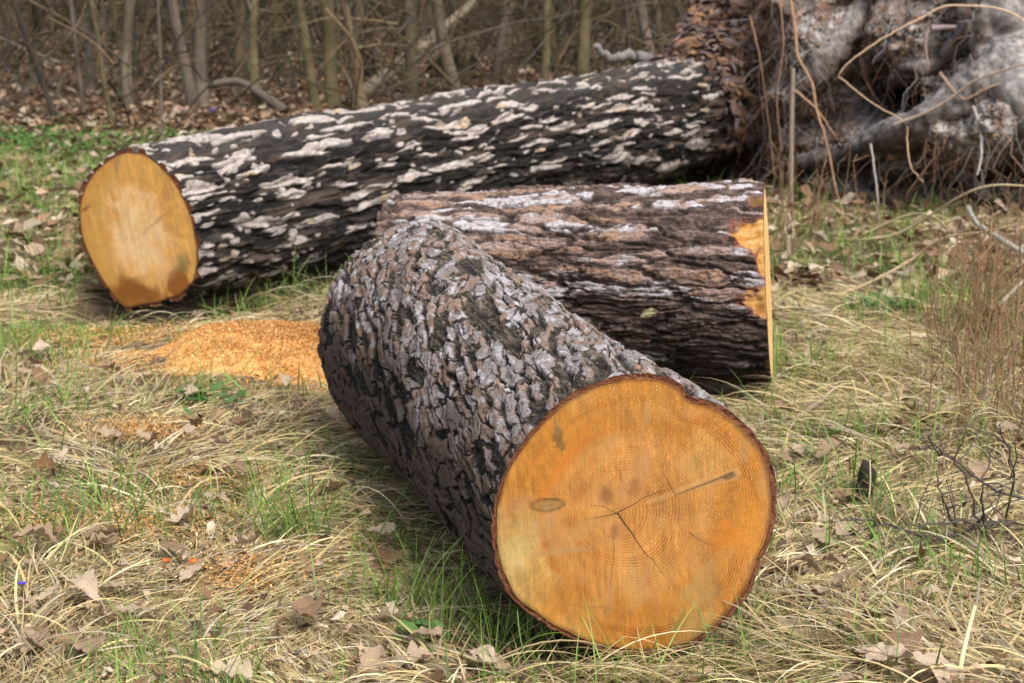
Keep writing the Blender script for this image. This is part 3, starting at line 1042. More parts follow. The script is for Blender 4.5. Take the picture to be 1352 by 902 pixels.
# ------------------------------------------------------------------ grass
def blades(p, hd, ln, wd, e0, bend, zo, c, K=6, curl=0., wall=True):
    n = len(p)
    ar = lambda v: np.broadcast_to(np.asarray(v, float), (n,))
    hd, ln, wd, e0, bend, zo, curl = map(ar, (hd, ln, wd, e0, bend, zo, curl))
    t = np.linspace(0, 1, K + 1)
    el = e0[:, None] - bend[:, None] * t[None] ** 1.2
    hh = hd[:, None] + curl[:, None] * t[None]
    ds = (ln / K)[:, None]
    step = np.stack([np.cos(el) * np.cos(hh) * ds, np.cos(el) * np.sin(hh) * ds, np.sin(el) * ds], -1)
    P = np.concatenate([np.zeros((n, 1, 3)), np.cumsum(step[:, :-1], 1)], 1)
    P[..., 0] += p[:, :1]
    P[..., 1] += p[:, 1:2]
    g = gh(P[..., 0], P[..., 1])
    P[..., 2] = np.maximum(P[..., 2] + g[:, :1], g + zo[:, None] * (.3 + .7 * t[None]))
    side = np.stack([-np.sin(hh), np.cos(hh), np.zeros_like(hh)], -1)
    tw = rng.uniform(-.9, .9, (n, 1)) + rng.uniform(-.8, .8, (n, 1)) * t[None]
    side = side * np.cos(tw)[..., None] + np.array([0, 0, 1.]) * np.sin(tw)[..., None]
    w = (wd[:, None] * np.clip(1.02 - t[None] ** 2.2, .05, 1) * .5)[..., None]
    V = np.stack([P - side * w, P + side * w], 2)
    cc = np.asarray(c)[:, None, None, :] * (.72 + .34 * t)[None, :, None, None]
    cc = np.broadcast_to(cc, V.shape)
    base = np.arange(n)[:, None] * (K + 1) * 2 + np.arange(K)[None] * 2
    F = np.stack([base, base + 1, base + 3, base + 2], -1).reshape(-1, 4)
    return V.reshape(-1, 3), F, cc.reshape(-1, 3)


class Grass:
    def __init__(self):
        self.v, self.f, self.c, self.n = [], [], [], 0

    def add(self, *a, **k):
        v, f, c = blades(*a, **k)
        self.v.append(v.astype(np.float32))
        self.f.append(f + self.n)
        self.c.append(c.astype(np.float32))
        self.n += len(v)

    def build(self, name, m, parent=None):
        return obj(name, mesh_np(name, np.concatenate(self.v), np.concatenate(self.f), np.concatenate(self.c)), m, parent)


STRAW = np.array([(.72, .58, .30), (.60, .46, .23), (.82, .72, .47), (.44, .32, .17), (.54, .46, .34), (.25, .17, .09), (.52, .48, .21)])
STRAW_W = np.array([.22, .2, .14, .14, .14, .08, .08])


def straw_col(n):
    k = rng.choice(len(STRAW), n, p=STRAW_W)
    return STRAW[k] * rng.uniform(.7, 1.2, (n, 1))


def green_col(n, dark=False):
    G = np.array([(.20, .36, .055), (.15, .29, .045), (.30, .42, .10), (.11, .21, .045)])
    return G[rng.integers(0, 4, n)] * rng.uniform(.75, 1.2, (n, 1))


def spread(n, y0, y1, pw=1.7, wide=1.25, extra=.3):
    a, b_ = y0 ** (1 - pw), y1 ** (1 - pw)
    y = (a + (b_ - a) * rng.random(n)) ** (1 / (1 - pw))
    x = rng.uniform(-1, 1, n) * (.31 * y * wide + extra)
    return np.stack([x, y], -1)


def grass_zone(p):
    """1 where the photo has grass, 0 on the leaf floor under the trees."""
    x, y = p[:, 0], p[:, 1]
    lim = 13.3 + .7 * pn(x * .8, 0, 2.)
    behind = ((p - FAR['C0'][:2]) @ FAR['e1'][:2] < -.25) & (x > -1.95 + .12 * (y - 7))
    return np.where(behind, 0, sstep(lim + .8, lim - .8, y))


SAWDUST = [(0.02 - .88, 6.05, .55, .34)]


def saw_cover(p):
    d = np.hypot((p[:, 0] + 1.0) / .52, (p[:, 1] - 6.25) / .40)
    return d


def rejected(p):
    bad = footprint(p[:, 0], p[:, 1])
    bad |= rng.random(len(p)) > grass_zone(p)
    bad |= (saw_cover(p) < 1.0) & (rng.random(len(p)) < .93)
    # root plate footprint
    bad |= (p[:, 1] > 10.4) & (p[:, 0] > 1.4) & (p[:, 0] < 5)
    return bad


def front_gap(p, ln):
    """keeps long blades from standing up right in front of the cut face."""
    q = p - FRONT['C0'][:2]
    s = q @ FRONT['a'][:2]
    w = q @ FRONT['e1'][:2]
    near = (s > -.75) & (s < 0.02) & (np.abs(w) < .36)
    q = p - FAR['C0'][:2]
    near |= ((q @ FAR['a'][:2]) > -.6) & ((q @ FAR['a'][:2]) < .02) & (np.abs(q @ FAR['e1'][:2]) < .40)
    return np.where(near, np.minimum(ln, .07 + .10 * np.clip(-s - .35, 0, 1)), ln), near


straw = Grass()


def head_field(p):
    return 2.2 * PI * (pn(p[:, 0] * .55, p[:, 1] * .55, 7.7) + .5 * pn(p[:, 0] * 1.7, p[:, 1] * 1.7, 1.2)) - .5


# flat combed mat
for n, y0, y1 in ((120000, 2.5, 7.5), (66000, 6.0, 14.)):
    p = spread(n, y0, y1)
    p = p[~rejected(p)]
    p = p[fbm(p[:, 0] * 2.1, p[:, 1] * 2.1, 31.2, 3) > rng.uniform(-.8, .35, len(p))]
    n = len(p)
    hd = head_field(p) + rng.normal(size=n) * .6
    ln = rng.gamma(4, .038, n).clip(.05, .34) * (1 + .02 * p[:, 1])
    ln, nf = front_gap(p, ln)
    straw.add(p, hd, ln, rng.uniform(.0013, .0035, n) * (1 + p[:, 1] / 14), np.where(nf, .03, rng.uniform(-.05, .2, n)), rng.uniform(.1, .9, n), np.where(nf, .006, rng.uniform(.002, .038, n)), straw_col(n), K=5, curl=rng.normal(size=n) * .5)
# tussocks: blades that fountain up and over
cen = spread(1350, 2.6, 13.5, 1.75)
cen = cen[fbm(cen[:, 0] * 1.1, cen[:, 1] * 1.1, 41.2, 2) > rng.uniform(-.8, .4, len(cen))]
cen = cen[~rejected(cen)]
for c0 in cen:
    d = c0[1]
    m = int(rng.uniform(18, 60) * (1 if d < 7 else .6))
    rad = rng.uniform(.03, .09)
    p = c0 + rng.normal(size=(m, 2)) * rad
    main = head_field(c0[None])[0] + rng.normal() * .5
    hd = main + rng.normal(size=m) * rng.choice([.25, .4, .6, 1.3])
    ln = rng.uniform(.10, .30, m) * rng.uniform(.75, 1.25)
    ln, nf = front_gap(p, ln)
    ok = ~footprint(p[:, 0], p[:, 1])
    if ok.sum() < 3:
        continue
    p, hd, ln, nf = p[ok], hd[ok], ln[ok], nf[ok]
    m = len(p)
    tone = rng.uniform(.75, 1.15)
    straw.add(p, hd, ln, rng.uniform(.0021, .0055, m) * (1 + d / 14), np.where(nf, .3, rng.uniform(.05, .75, m)), rng.uniform(.7, 1.8, m), np.where(nf, .01, rng.uniform(.008, .04, m)), straw_col(m) * tone, K=7, curl=rng.normal(size=m) * .5)
tag(straw.build('dry_grass', M_straw), 'matted straw coloured dry grass covering the clearing', 'grass', kind='stuff')

green = Grass()
for n, y0, y1 in ((30000, 2.6, 7.0), (52000, 6.0, 14.5)):
    p = spread(n, y0, y1, 1.7)
    f = fbm(p[:, 0] * 1.6, p[:, 1] * 1.6, 12.2, 3) + .28 * sstep(-.9, -2.2, p[:, 0]) * sstep(4, 7, p[:, 1]) + .22 * sstep(7, 10, p[:, 1]) - .02
    f = f + 1.2 * np.exp(-((p[:, 0] + 3.4) / 1.6) ** 2 - ((p[:, 1] - 12.6) / 1.2) ** 2)
    f = f - .55 * np.exp(-((p[:, 0] + .3) / .35) ** 2 - ((p[:, 1] - 3.9) / .8) ** 2)
    p = p[(f > rng.uniform(-.1, .9, len(p)))]
    p = p[~rejected(p)]
    n = len(p)
    ln = rng.gamma(4, .024, n) + .045
    ln, nf = front_gap(p, ln)
    green.add(p, rng.uniform(0, 2 * PI, n), ln, rng.uniform(.002, .0045, n) * (1 + p[:, 1] / 16), rng.uniform(.7, 1.5, n), rng.uniform(.0, 1.2, n), .0, green_col(n), K=5)
tag(green.build('green_grass', M_green), 'short fresh green grass growing up through the dry grass', 'grass', kind='stuff')


def tussock(px, py, n, spreadr, ln, e, bend, cols, main, hspread, name, label, cat, m, group=None, wd=(.002, .0045)):
    c0 = at(px, py)[:2]
    g = Grass()
    p = c0 + rng.normal(size=(n, 2)) * np.asarray(spreadr)
    g.add(p, main + rng.normal(size=n) * hspread, rng.uniform(*ln, n), rng.uniform(*wd, n), rng.uniform(*e, n), rng.uniform(*bend, n), rng.uniform(.01, .04, n), cols(n), K=8, curl=rng.normal(size=n) * .4)
    return tag(g.build(name, m), label, cat, group)


TG = 'green grass tufts'
tussock(388, 715, 130, (.05, .03), (.10, .30), (.8, 1.5), (.3, 1.6), green_col, 0, 3, 'grass_tuft', 'largest bright green grass tuft, left of the front log', 'grass tuft', M_green, TG)
tussock(655, 832, 150, (.12, .03), (.12, .28), (.9, 1.5), (.1, .9), green_col, 0, 3, 'grass_tuft', 'green grass tuft at the lower left edge of the big cut face', 'grass tuft', M_green, TG)
tussock(830, 892, 60, (.17, .02), (.12, .27), (.9, 1.5), (.1, .9), green_col, 0, 3, 'grass_tuft', 'thin green blades standing before the bottom of the big cut face', 'grass tuft', M_green, TG)
tussock(1005, 858, 60, (.10, .03), (.12, .24), (.8, 1.5), (.1, 1.0), green_col, 0, 3, 'grass_tuft', 'green grass tuft at the lower right edge of the big cut face', 'grass tuft', M_green, TG)
tussock(1090, 590, 40, (.05, .03), (.06, .2), (.8, 1.5), (.1, 1.0), green_col, 0, 3, 'grass_tuft', 'green grass tuft between the big cut face and the charred stub', 'grass tuft', M_green, TG)
tussock(275, 520, 60, (.08, .04), (.08, .2), (.8, 1.5), (.1, 1.2), green_col, 0, 3, 'grass_tuft', 'green grass tuft just below the sawdust heap', 'grass tuft', M_green, TG)
tussock(345, 395, 70, (.14, .05), (.10, .26), (.8, 1.5), (.1, 1.2), green_col, 0, 3, 'grass_tuft', 'green grass tuft against the dark underside of the fallen tree', 'grass tuft', M_green, TG)
tussock(530, 790, 90, (.10, .05), (.10, .28), (.9, 1.5), (.1, 1.0), green_col, 0, 3, 'grass_tuft', 'green grass tuft beside the shaded flank of the front log', 'grass tuft', M_green, TG)
tussock(1195, 310, 60, (.06, .04), (.08, .22), (.9, 1.5), (.1, 1.0), green_col, 0, 3, 'grass_tuft', 'green grass tuft at the foot of the upturned roots', 'grass tuft', M_green, TG)
TS = 'dry grass tussocks'
tussock(760, 872, 420, (.12, .04), (.14, .36), (.2, .8), (.6, 1.5), straw_col, -.9, .9, 'dry_tussock', 'bleached dry grass tussock spilling below the big cut face', 'tussock', M_straw, TS)
tussock(1215, 500, 420, (.12, .12), (.2, .5), (.3, 1.0), (.7, 1.6), straw_col, -2.2, .6, 'dry_tussock', 'combed dry grass tussock on the slope right of the logs', 'tussock', M_straw, TS)
tussock(400, 385, 240, (.22, .08), (.15, .35), (.4, 1.1), (.8, 1.9), straw_col, -1.6, .9, 'dry_tussock', 'dry grass tussock between fallen tree and sawdust heap', 'tussock', M_straw, TS)
tussock(265, 408, 220, (.2, .06), (.15, .32), (.3, .9), (.8, 1.7), straw_col, -1.9, .8, 'dry_tussock', 'dry grass tussock under the tan cut end of the fallen tree', 'tussock', M_straw, TS)
tussock(1180, 880, 420, (.25, .06), (.14, .36), (.2, .8), (.6, 1.5), straw_col, 2.6, .9, 'dry_tussock', 'grey dry grass tussock right of the big cut face, lowest in view', 'tussock', M_straw, TS)


tussock(1320, 575, 420, (.10, .12), (.16, .42), (.3, 1.1), (.7, 1.7), straw_col, -2.4, .7, 'dry_tussock', 'dry grass tussock behind the dark dead twig bush', 'tussock', M_straw, TS)
tussock(1085, 530, 360, (.12, .10), (.16, .40), (.2, .9), (.7, 1.7), straw_col, -2.6, .7, 'dry_tussock', 'dry grass tussock just right of the reddish log end', 'tussock', M_straw, TS)
tussock(500, 690, 300, (.10, .10), (.12, .30), (.1, .7), (.6, 1.5), straw_col, -2.4, .6, 'dry_tussock', 'dry grass tussock along the shaded flank of the front log', 'tussock', M_straw, TS)


# ------------------------------------------------------------------ leaves
def leaf_mesh(seed, size):
    R = np.random.default_rng(seed)
    nx = 45
    t = np.linspace(0, 1, nx)
    q = (t * (3.6 + R.random()) + R.random() * .3) % 1
    lob = .62 + .42 * np.sqrt(np.clip(np.sin(PI * q), 0, 1))
    w = (.235 + .06 * R.random()) * np.sin(PI * np.clip(t, 0, 1) ** 1.25) ** .8 * lob + .008
    w[-1] = .01
    rows = []
    c1, c2, tw = R.uniform(-.9, 1.1), R.uniform(-.4, 1.4), R.uniform(-.7, .7)
    for j, f in enumerate((-1, -.5, 0, .5, 1)):
        asym = 1 + .18 * np.sin(9 * t + (3 if f < 0 else 0) + R.random())
        x = t - .12 * abs(f) * (1 - t)
        y = w * f * asym
        z = c1 * (t - .5) ** 2 + c2 * y * y * 3 + tw * y * (t - .5) * 2 + .03 * np.sin(22 * t) * abs(f) + R.normal(size=nx) * .006
        rows.append(np.stack([x - .5, y, z], -1))
    P = np.stack(rows, 1) * size
    P[..., 2] -= P[..., 2].min()
    stem = np.array([[-.5, -.012, 0], [-.5, .012, 0], [-.68, .012, .02], [-.68, -.012, .02]]) * size
    F = grid_faces(nx, 5)
    V = np.concatenate([P.reshape(-1, 3), stem + np.array([0, 0, P[0, 2, 2]])])
    k = nx * 5
    return mesh_np('oak_leaf', V, [F, np.array([[k, k + 1, k + 2, k + 3]])])


leaf_variants = []
for i in range(12):
    me = leaf_mesh(100 + i, 1.)
    me.materials.append(M_leaf)
    leaf_variants.append(me)
spots = [(110, 805), (35, 765), (545, 880), (1000, 860), (405, 835), (80, 345), (230, 770), (1220, 352), (190, 590), (150, 590), (60, 480), (1015, 755), (1120, 670), (1060, 770), (325, 640), (100, 870), (490, 885),
         (40, 410), (1130, 430), (1165, 370), (1215, 460), (1330, 600), (1290, 640), (470, 790), (130, 740), (290, 690), (560, 860), (950, 870), (230, 265), (75, 245), (1140, 360), (250, 590), (1090, 700)]
lp = [at(px, py)[:2] for px, py in spots]
q = spread(420, 2.75, 9.5, 1.9, 1.1)
q = q[~footprint(q[:, 0], q[:, 1], -.06)]
q = q[(fbm(q[:, 0] * 1.3, q[:, 1] * 1.3, 4.2, 2) > -.35)]
q = q[(saw_cover(q) > 1.0) & ~((q[:, 1] > 9) & (q[:, 0] > 1.2))]
q = q[np.hypot(q[:, 0] - at(1136, 662)[0], (q[:, 1] - at(1136, 662)[1] + .1)) > .2]
lp = np.array(lp + list(q))
fs = (lp - FRONT['C0'][:2]) @ FRONT['a'][:2]
fw = (lp - FRONT['C0'][:2]) @ FRONT['e1'][:2]
lp = lp[~((fs > -.42) & (fs < 0) & (fw > -.26) & (fw < .30))][:296]
first = None
for i, (x, y) in enumerate(lp):
    me = leaf_variants[i % 12]
    if first is None:
        o = first = bpy.data.objects.new('oak_leaf', me)
        tag(o, 'curled brown oak leaf lying in the grass around the logs', 'leaf', 'dead oak leaves on the ground')
    else:
        o = first.copy()
        o.data = me
    col.objects.link(o)
    sz = rng.uniform(.055, .115)
    o.scale = (sz, sz * rng.uniform(.8, 1.3), sz)
    o.rotation_euler = (rng.normal() * .26, rng.normal() * .26, rng.uniform(0, 2 * PI))
    o.location = (x, y, float(gh(x, y)) + rng.uniform(.025, .06))

# forest-floor litter, uncountable
def litter(n, fn, cols, name, label, size, m, zt=.02):
    p = fn(n)
    n = len(p)
    a = rng.uniform(0, 2 * PI, n)
    s = rng.uniform(*size, n)
    w = s * rng.uniform(.3, .6, n)
    d = np.stack([np.cos(a), np.sin(a)], -1)
    e = np.stack([-np.sin(a), np.cos(a)], -1)
    z0 = gh(p[:, 0], p[:, 1]) + rng.uniform(.003, zt, n)
    tilt, fold = rng.normal(size=n) * .3, rng.uniform(-.1, .6, n)
    shape = [(-.5, 0, 0), (-.25, -.5, 1), (.2, -.45, 1), (.5, 0, 0), (.2, .45, 1), (-.25, .5, 1), (0, 0, 0)]
    V = np.stack([np.concatenate([p + d * (s * fx)[:, None] + e * (w * fy)[:, None], (z0 + s * (.18 + fx * tilt + up * fold * .35 + (fy * rng.normal(size=n) * .25)))[:, None]], 1) for fx, fy, up in shape], 1)
    idx = np.arange(n)[:, None] * 7
    F = np.concatenate([idx + np.array([[i, (i + 1) % 6, 6]]) for i in range(6)])
    C = np.asarray(cols)
    cc = (C[rng.integers(0, len(C), n)] * rng.uniform(.6, 1.25, (n, 1)))[:, None, :] * np.ones((1, 7, 1))
    o = obj(name, mesh_np(name, V.reshape(-1, 3), F, cc.reshape(-1, 3), smooth=False), m)
    return tag(o, label, 'leaves', kind='stuff')


LEAFC = [(.34, .21, .125), (.45, .32, .215), (.25, .145, .08), (.52, .42, .31), (.16, .09, .05)]


def floor_pts(n):
    p = spread(n, 7.5, 32, 1.35, 1.3, .5)
    keep = rng.random(len(p)) > grass_zone(p) * .85
    keep &= ~footprint(p[:, 0], p[:, 1])
    return p[keep]


litter(52000, floor_pts, [tuple(.82 * np.array(c)) for c in LEAFC], 'leaf_litter', 'brown fallen leaves carpeting the forest floor behind the fallen tree', (.06, .14), M_litter, .06)


def near_pts(n):
    p = spread(n, 2.6, 9.5, 1.8)
    return p[~rejected(p)]


litter(8000, near_pts, LEAFC + [(.10, .06, .04)], 'leaf_fragments', 'broken brown leaf fragments caught in the dry grass', (.010, .042), M_litter, .04)

# ------------------------------------------------------------------ sawdust
cx0, cy0 = -.88, 6.20
xs, ys = np.linspace(-.85, .85, 190), np.linspace(-.6, .6, 150)
X, Y = np.meshgrid(xs, ys)
dd = np.hypot(X / .56, Y / .36) + .22 * fbm(X * 4, Y * 4, 2.1, 3)
hz = .11 * sstep(1.05, .1, dd) + .02 * np.exp(-((X - .3) / .2) ** 2 - (Y / .2) ** 2)
hz = hz + (.005 * fbm(X * 14, Y * 14, 5.1, 2) + .004 * fbm(X * 90, Y * 90, 6.2, 2)) * sstep(1.1, .7, dd)
Zs = gh(X + cx0, Y + cy0) + hz - .03 * sstep(.8, 1.1, dd) + .012 * sstep(1.1, .7, dd)
SC = np.array([(.66, .33, .10), (.74, .44, .17), (.58, .26, .06), (.80, .56, .28), (.44, .18, .04)])
cs = mix(SC[0], SC[1], sstep(-.5, .5, fbm(X * 60, Y * 60, 3.2, 2)))
cs = mix(cs, SC[4], sstep(.2, .7, fbm(X * 40, Y * 40, 7.2, 2)) * .7)
sd = obj('sawdust_heap', mesh_np('sawdust_heap', np.stack([X + cx0, Y + cy0, Zs], -1), grid_faces(150, 190), cs), M_saw)
tag(sd, 'orange sawdust heap on the grass between the fallen tree and the front log', 'sawdust')


def chips(p, zf, size, name, parent=None):
    n = len(p)
    a = rng.uniform(0, 2 * PI, n)
    s = rng.uniform(*size, n)
    w = s * rng.uniform(.3, .9, n)
    d = np.stack([np.cos(a), np.sin(a), rng.normal(size=n) * .5], -1)
    e = np.stack([-np.sin(a), np.cos(a), rng.normal(size=n) * .5], -1)
    P = np.concatenate([p, zf[:, None]], 1)
    V = np.stack([P - d * s[:, None] - e * w[:, None], P + d * s[:, None] - e * w[:, None], P + d * s[:, None] + e * w[:, None], P - d * s[:, None] + e * w[:, None]], 1)
    F = np.arange(n * 4).reshape(n, 4)
    cc = (SC[rng.integers(0, 5, n)] * rng.uniform(.7, 1.15, (n, 1)))[:, None] * np.ones((1, 4, 1))
    return obj(name, mesh_np(name, V.reshape(-1, 3), F, cc.reshape(-1, 3), smooth=False), M_saw, parent)


n = 62000
q = np.stack([rng.normal(size=n) * .32, rng.normal(size=n) * .22], -1)
q = q[(np.abs(q[:, 0]) < .84) & (np.abs(q[:, 1]) < .59)]
fi = ((q[:, 0] + .85) / 1.7 * 189).astype(int)
fj = ((q[:, 1] + .6) / 1.2 * 149).astype(int)
q = q + np.array([cx0, cy0])
zz = np.where(dd[fj, fi] < 1.02, Zs[fj, fi], gh(q[:, 0], q[:, 1]) + rng.uniform(.008, .035, len(q)))
ok = ~footprint(q[:, 0], q[:, 1])
q, zz = q[ok], zz[ok]
ch = chips(q, zz + rng.uniform(0, .006, len(q)), (.0010, .0034), 'wood_chips', sd)
tag(ch, None, kind='stuff')
pts = []
for px, py, sx_, sy_, n in ((190, 575, .10, .07, 900), (100, 452, .16, .10, 900), (320, 765, .07, .06, 700), (270, 640, .13, .06, 600), (180, 705, .12, .08, 500), (60, 700, .15, .10, 400), (230, 440, .25, .15, 900), (390, 470, .2, .12, 900), (330, 690, .3, .2, 700)):
    pts.append(at(px, py)[:2] + rng.normal(size=(int(n * 3.6), 2)) * (sx_, sy_))
pts = np.concatenate(pts)
pts = pts[~footprint(pts[:, 0], pts[:, 1])]
tag(chips(pts, gh(pts[:, 0], pts[:, 1]) + rng.uniform(.01, .05, len(pts)), (.0010, .0031), 'scattered_sawdust'), 'thin orange sawdust sprinkled over the dry grass at left', 'sawdust', kind='stuff')

# ------------------------------------------------------------------ trees and thicket behind
OLIVE, GREY, DARK, PALE = np.array([.105, .085, .045]), np.array([.125, .10, .078]), np.array([.04, .034, .028]), np.array([.34, .31, .26])


def grow(tb, P, r, lvl, c, R, nbr):
    """twigs off a stem polyline."""
    k = len(P)
    for i in range(nbr):
        t = R.uniform(.12, .98)
        j = min(int(t * (k - 1)), k - 2)
        p0 = P[j] + (P[j + 1] - P[j]) * (t * (k - 1) - j)
        ln = R.uniform(.35, 1.3) * (1. if lvl else .5)
        az = R.uniform(0, 2 * PI)
        up = R.uniform(-.25, 1.1)
        d = np.array([math.cos(az), math.sin(az), up])
        d /= np.linalg.norm(d)
        q = [p0]
        for s in range(4):
            d = d + R.normal(size=3) * .22
            d /= np.linalg.norm(d)
            q.append(q[-1] + d * ln / 4)
        q = np.array(q)
        rr = r * R.uniform(.18, .42) * (1 - .5 * t)
        tb.add(q, np.linspace(max(rr, .004), .002, 5), 4, c * R.uniform(.8, 1.2))
        if lvl:
            grow(tb, q, max(rr, .004), 0, c, R, 3)


def tree_meshes(seed, H, r, lean, c, nbr, wob=.06):
    R = np.random.default_rng(seed)
    k = 14
    t = np.linspace(0, 1, k)
    P = np.stack([lean[0] * t * H + np.cumsum(R.normal(size=k) * wob), lean[1] * t * H + np.cumsum(R.normal(size=k) * wob), t * H - .08], -1)
    P[0, :2] = 0
    P = spline(P, 3)
    a, b_ = Tubes(), Tubes()
    kk = len(P)
    rad = r * (1 - .55 * np.linspace(0, 1, kk)) * (1 + .5 * np.exp(-np.linspace(0, 1, kk) * H / .18))
    cc = c * (1 + .2 * R.normal(size=(kk, 1)))
    a.add(P, rad, 9, np.clip(cc, .01, 1))
    grow(b_, P, r, 1, c * .9, R, nbr)
    return a.mesh('trunk'), b_.mesh('branches')


def tree(base, seed, H, r, lean, c, nbr, name, label, cat, group=None, wob=.05):
    t = empty(name, tuple(base))
    tag(t, label, cat, group)
    a, b_ = tree_meshes(seed, H, r, lean, c, nbr, wob)
    obj('trunk', a, M_bg, t)
    obj('branches', b_, M_bg, t)
    return t


def base_at(px, py):
    b_ = at(px, py)
    return (b_[0], b_[1], float(gh(b_[0], b_[1])))


GT = 'trees and saplings one can tell apart behind the fallen tree'
for i, (px, py, tx, wpx, c, nbr, lab, cat, nm) in enumerate([
    (80, 168, 25, 8, DARK, 10, 'thin blackish sapling leaning left at the left edge of the thicket', 'sapling', 'sapling'),
    (113, 166, 104, 6, GREY, 14, 'slim grey sapling just right of the leaning blackish one', 'sapling', 'sapling'),
    (135, 100, 122, 26, np.array([.13, .095, .065]), 12, 'broad brown trunk standing far back above the tan cut end', 'tree', 'tree'),
    (258, 146, 236, 15, GREY, 12, 'left stem of the forked grey pair above the fallen tree', 'tree', 'tree'),
    (268, 144, 268, 19, GREY, 12, 'right and straighter stem of the forked grey pair', 'tree', 'tree'),
    (420, 150, 390, 13, OLIVE, 10, 'olive sapling leaning left beside a thicker upright olive trunk', 'sapling', 'sapling'),
    (442, 148, 436, 19, OLIVE, 12, 'upright mossy olive trunk beside the leaning olive sapling', 'tree', 'tree'),
    (467, 112, 470, 13, GREY, 8, 'grey brown trunk standing before the dark stump', 'tree', 'tree'),
    (539, 138, 541, 20, OLIVE * .6 + GREY * .45, 12, 'smooth grey green trunk rising just behind the middle of the fallen tree', 'tree', 'tree'),
    (578, 104, 574, 5, PALE, 5, 'very thin pale stem right of the smooth grey green trunk', 'sapling', 'sapling'),
    (664, 108, 672, 10, GREY, 12, 'slim grey sapling near the leaning dark bough', 'sapling', 'sapling'),
    (212, 168, 205, 4, GREY, 10, 'hair thin sapling left of the forked grey pair', 'sapling', 'sapling'),
    (152, 172, 118, 7, OLIVE, 12, 'arching olive sapling above the green grass patch', 'sapling', 'sapling'),
    (45, 120, 45, 14, GREY * .8, 10, 'grey trunk standing behind the leaning blackish sapling', 'tree', 'tree'),
    (330, 112, 322, 7, OLIVE, 12, 'thin olive sapling between forked pair and olive trunks', 'sapling', 'sapling'),
    (760, 85, 765, 8, OLIVE, 12, 'thin olive sapling behind the right half of the fallen tree', 'sapling', 'sapling'),
    (898, 75, 905, 8, DARK * 2, 8, 'dark sapling beside the pale birch near the roots', 'sapling', 'sapling'),
    (929, 78, 932, 24, np.array([.50, .48, .45]), 6, 'pale birch trunk rising behind the root collar of the fallen tree', 'tree', 'birch'),
]):
    B = base_at(px, py)
    top = at_y(tx, 0, B[1])
    dz = top[2] - B[2]
    H = rng.uniform(5, 7)
    r = wpx * B[1] / FPX / 2
    tree(B, 300 + i, H, r, ((top[0] - B[0]) / max(dz, .3) * 1., rng.normal() * .03), c, nbr, nm, lab, cat, GT, .02)

# saplings nothing tells apart
protos = [tree_meshes(500 + i, rng.uniform(3.5, 6), rng.uniform(.018, .05), (rng.normal() * .16, rng.normal() * .1), [OLIVE, GREY, OLIVE * .7, GREY * .6 + OLIVE * .4, np.array([.16, .12, .075])][i % 5], 16, .05) for i in range(12)]
for a, b_ in protos:
    a.materials.append(M_bg)
    b_.materials.append(M_bg)
fr = []
cnt = 0
while cnt < 215:
    y = rng.uniform(19, 46) if cnt > 60 else rng.uniform(15.6, 24)
    x = rng.uniform(-1, 1) * (.31 * y * 1.2 + .5)
    if (np.array([x, y]) - FAR['C0'][:2]) @ FAR['e1'][:2] > -1.6 and y < 17:
        continue
    if x > 1.2 and y < 15:
        continue
    v = cnt % 12
    if len(fr) < 12:
        root = empty('sapling', (x, y, 0))
        tag(root, 'slender bare sapling among many alike in the brown thicket', 'sapling', 'bare saplings in the thicket')
        obj('trunk', protos[v][0], None, root)
        obj('branches', protos[v][1], None, root)
        fr.append(root)
    else:
        root = fr[v].copy()
        col.objects.link(root)
        for ch in fr[v].children:
            c2 = ch.copy()
            col.objects.link(c2)
            c2.parent = root
    root.location = (x, y, float(gh(x, y)) if y < 28 else 0)
    root.rotation_euler = (0, 0, rng.uniform(0, 2 * PI))
    k = rng.uniform(.7, 1.5)
    root.scale = (k, k, k)
    cnt += 1

# tangle of twigs and brambles between them
tb = Tubes()
for i in range(9000):
    y = 13.5 + 26 * rng.random() ** 1.2
    x = rng.uniform(-1, 1) * (.31 * y * 1.2 + .5)
    if (np.array([x, y]) - FAR['C0'][:2]) @ FAR['e1'][:2] > -1.5 and y < 17:
        continue
    if y < 16.5 and rng.random() < .75:
        continue
    z = abs(rng.normal()) * .8
    ln = rng.uniform(.4, 1.8)
    az = rng.uniform(0, 2 * PI)
    d = np.array([math.cos(az), math.sin(az) * .5, rng.normal() * .9 + .5])
    d /= np.linalg.norm(d)
    t = np.linspace(0, 1, 6)[:, None]
    P = np.array([x, y, z]) + d * ln * t + rng.normal(size=3) * .35 * (t * (1 - t)) + np.cumsum(rng.normal(size=(6, 3)) * .03, 0)
    P[:, 2] = np.maximum(P[:, 2], .02)
    g = rng.uniform(.25, 1.1)
    c = [OLIVE, GREY, np.array([.17, .12, .07]), PALE * .75][rng.choice(4, p=[.4, .22, .33, .05])] * g
    tb.add(P, np.linspace(1, .35, 6) * rng.uniform(.004, .014), 3, c)
tag(tb.build('undergrowth', M_bg), 'brown tangle of thin twigs and brambles under the bare trees', 'undergrowth', kind='stuff')

# far wood: a band of dense stems reading as one mass
tb = Tubes()
for i in range(1500):
    y = rng.uniform(36, 75)
    x = rng.uniform(-1, 1) * (.31 * y * 1.25)
    H = rng.uniform(3, 9)
    P = np.array([[x, y, -.1], [x + rng.normal() * .2, y, H * .4], [x + rng.normal() * .6, y, H]])
    tb.add(P, np.array([1, .8, .4]) * rng.uniform(.03, .13), 5, [OLIVE, GREY, np.array([.15, .11, .07])][i % 3] * rng.uniform(.25, .9))
tag(tb.build('far_woods', M_bg), 'distant brown wood of dense stems behind the thicket', 'woods', kind='stuff')


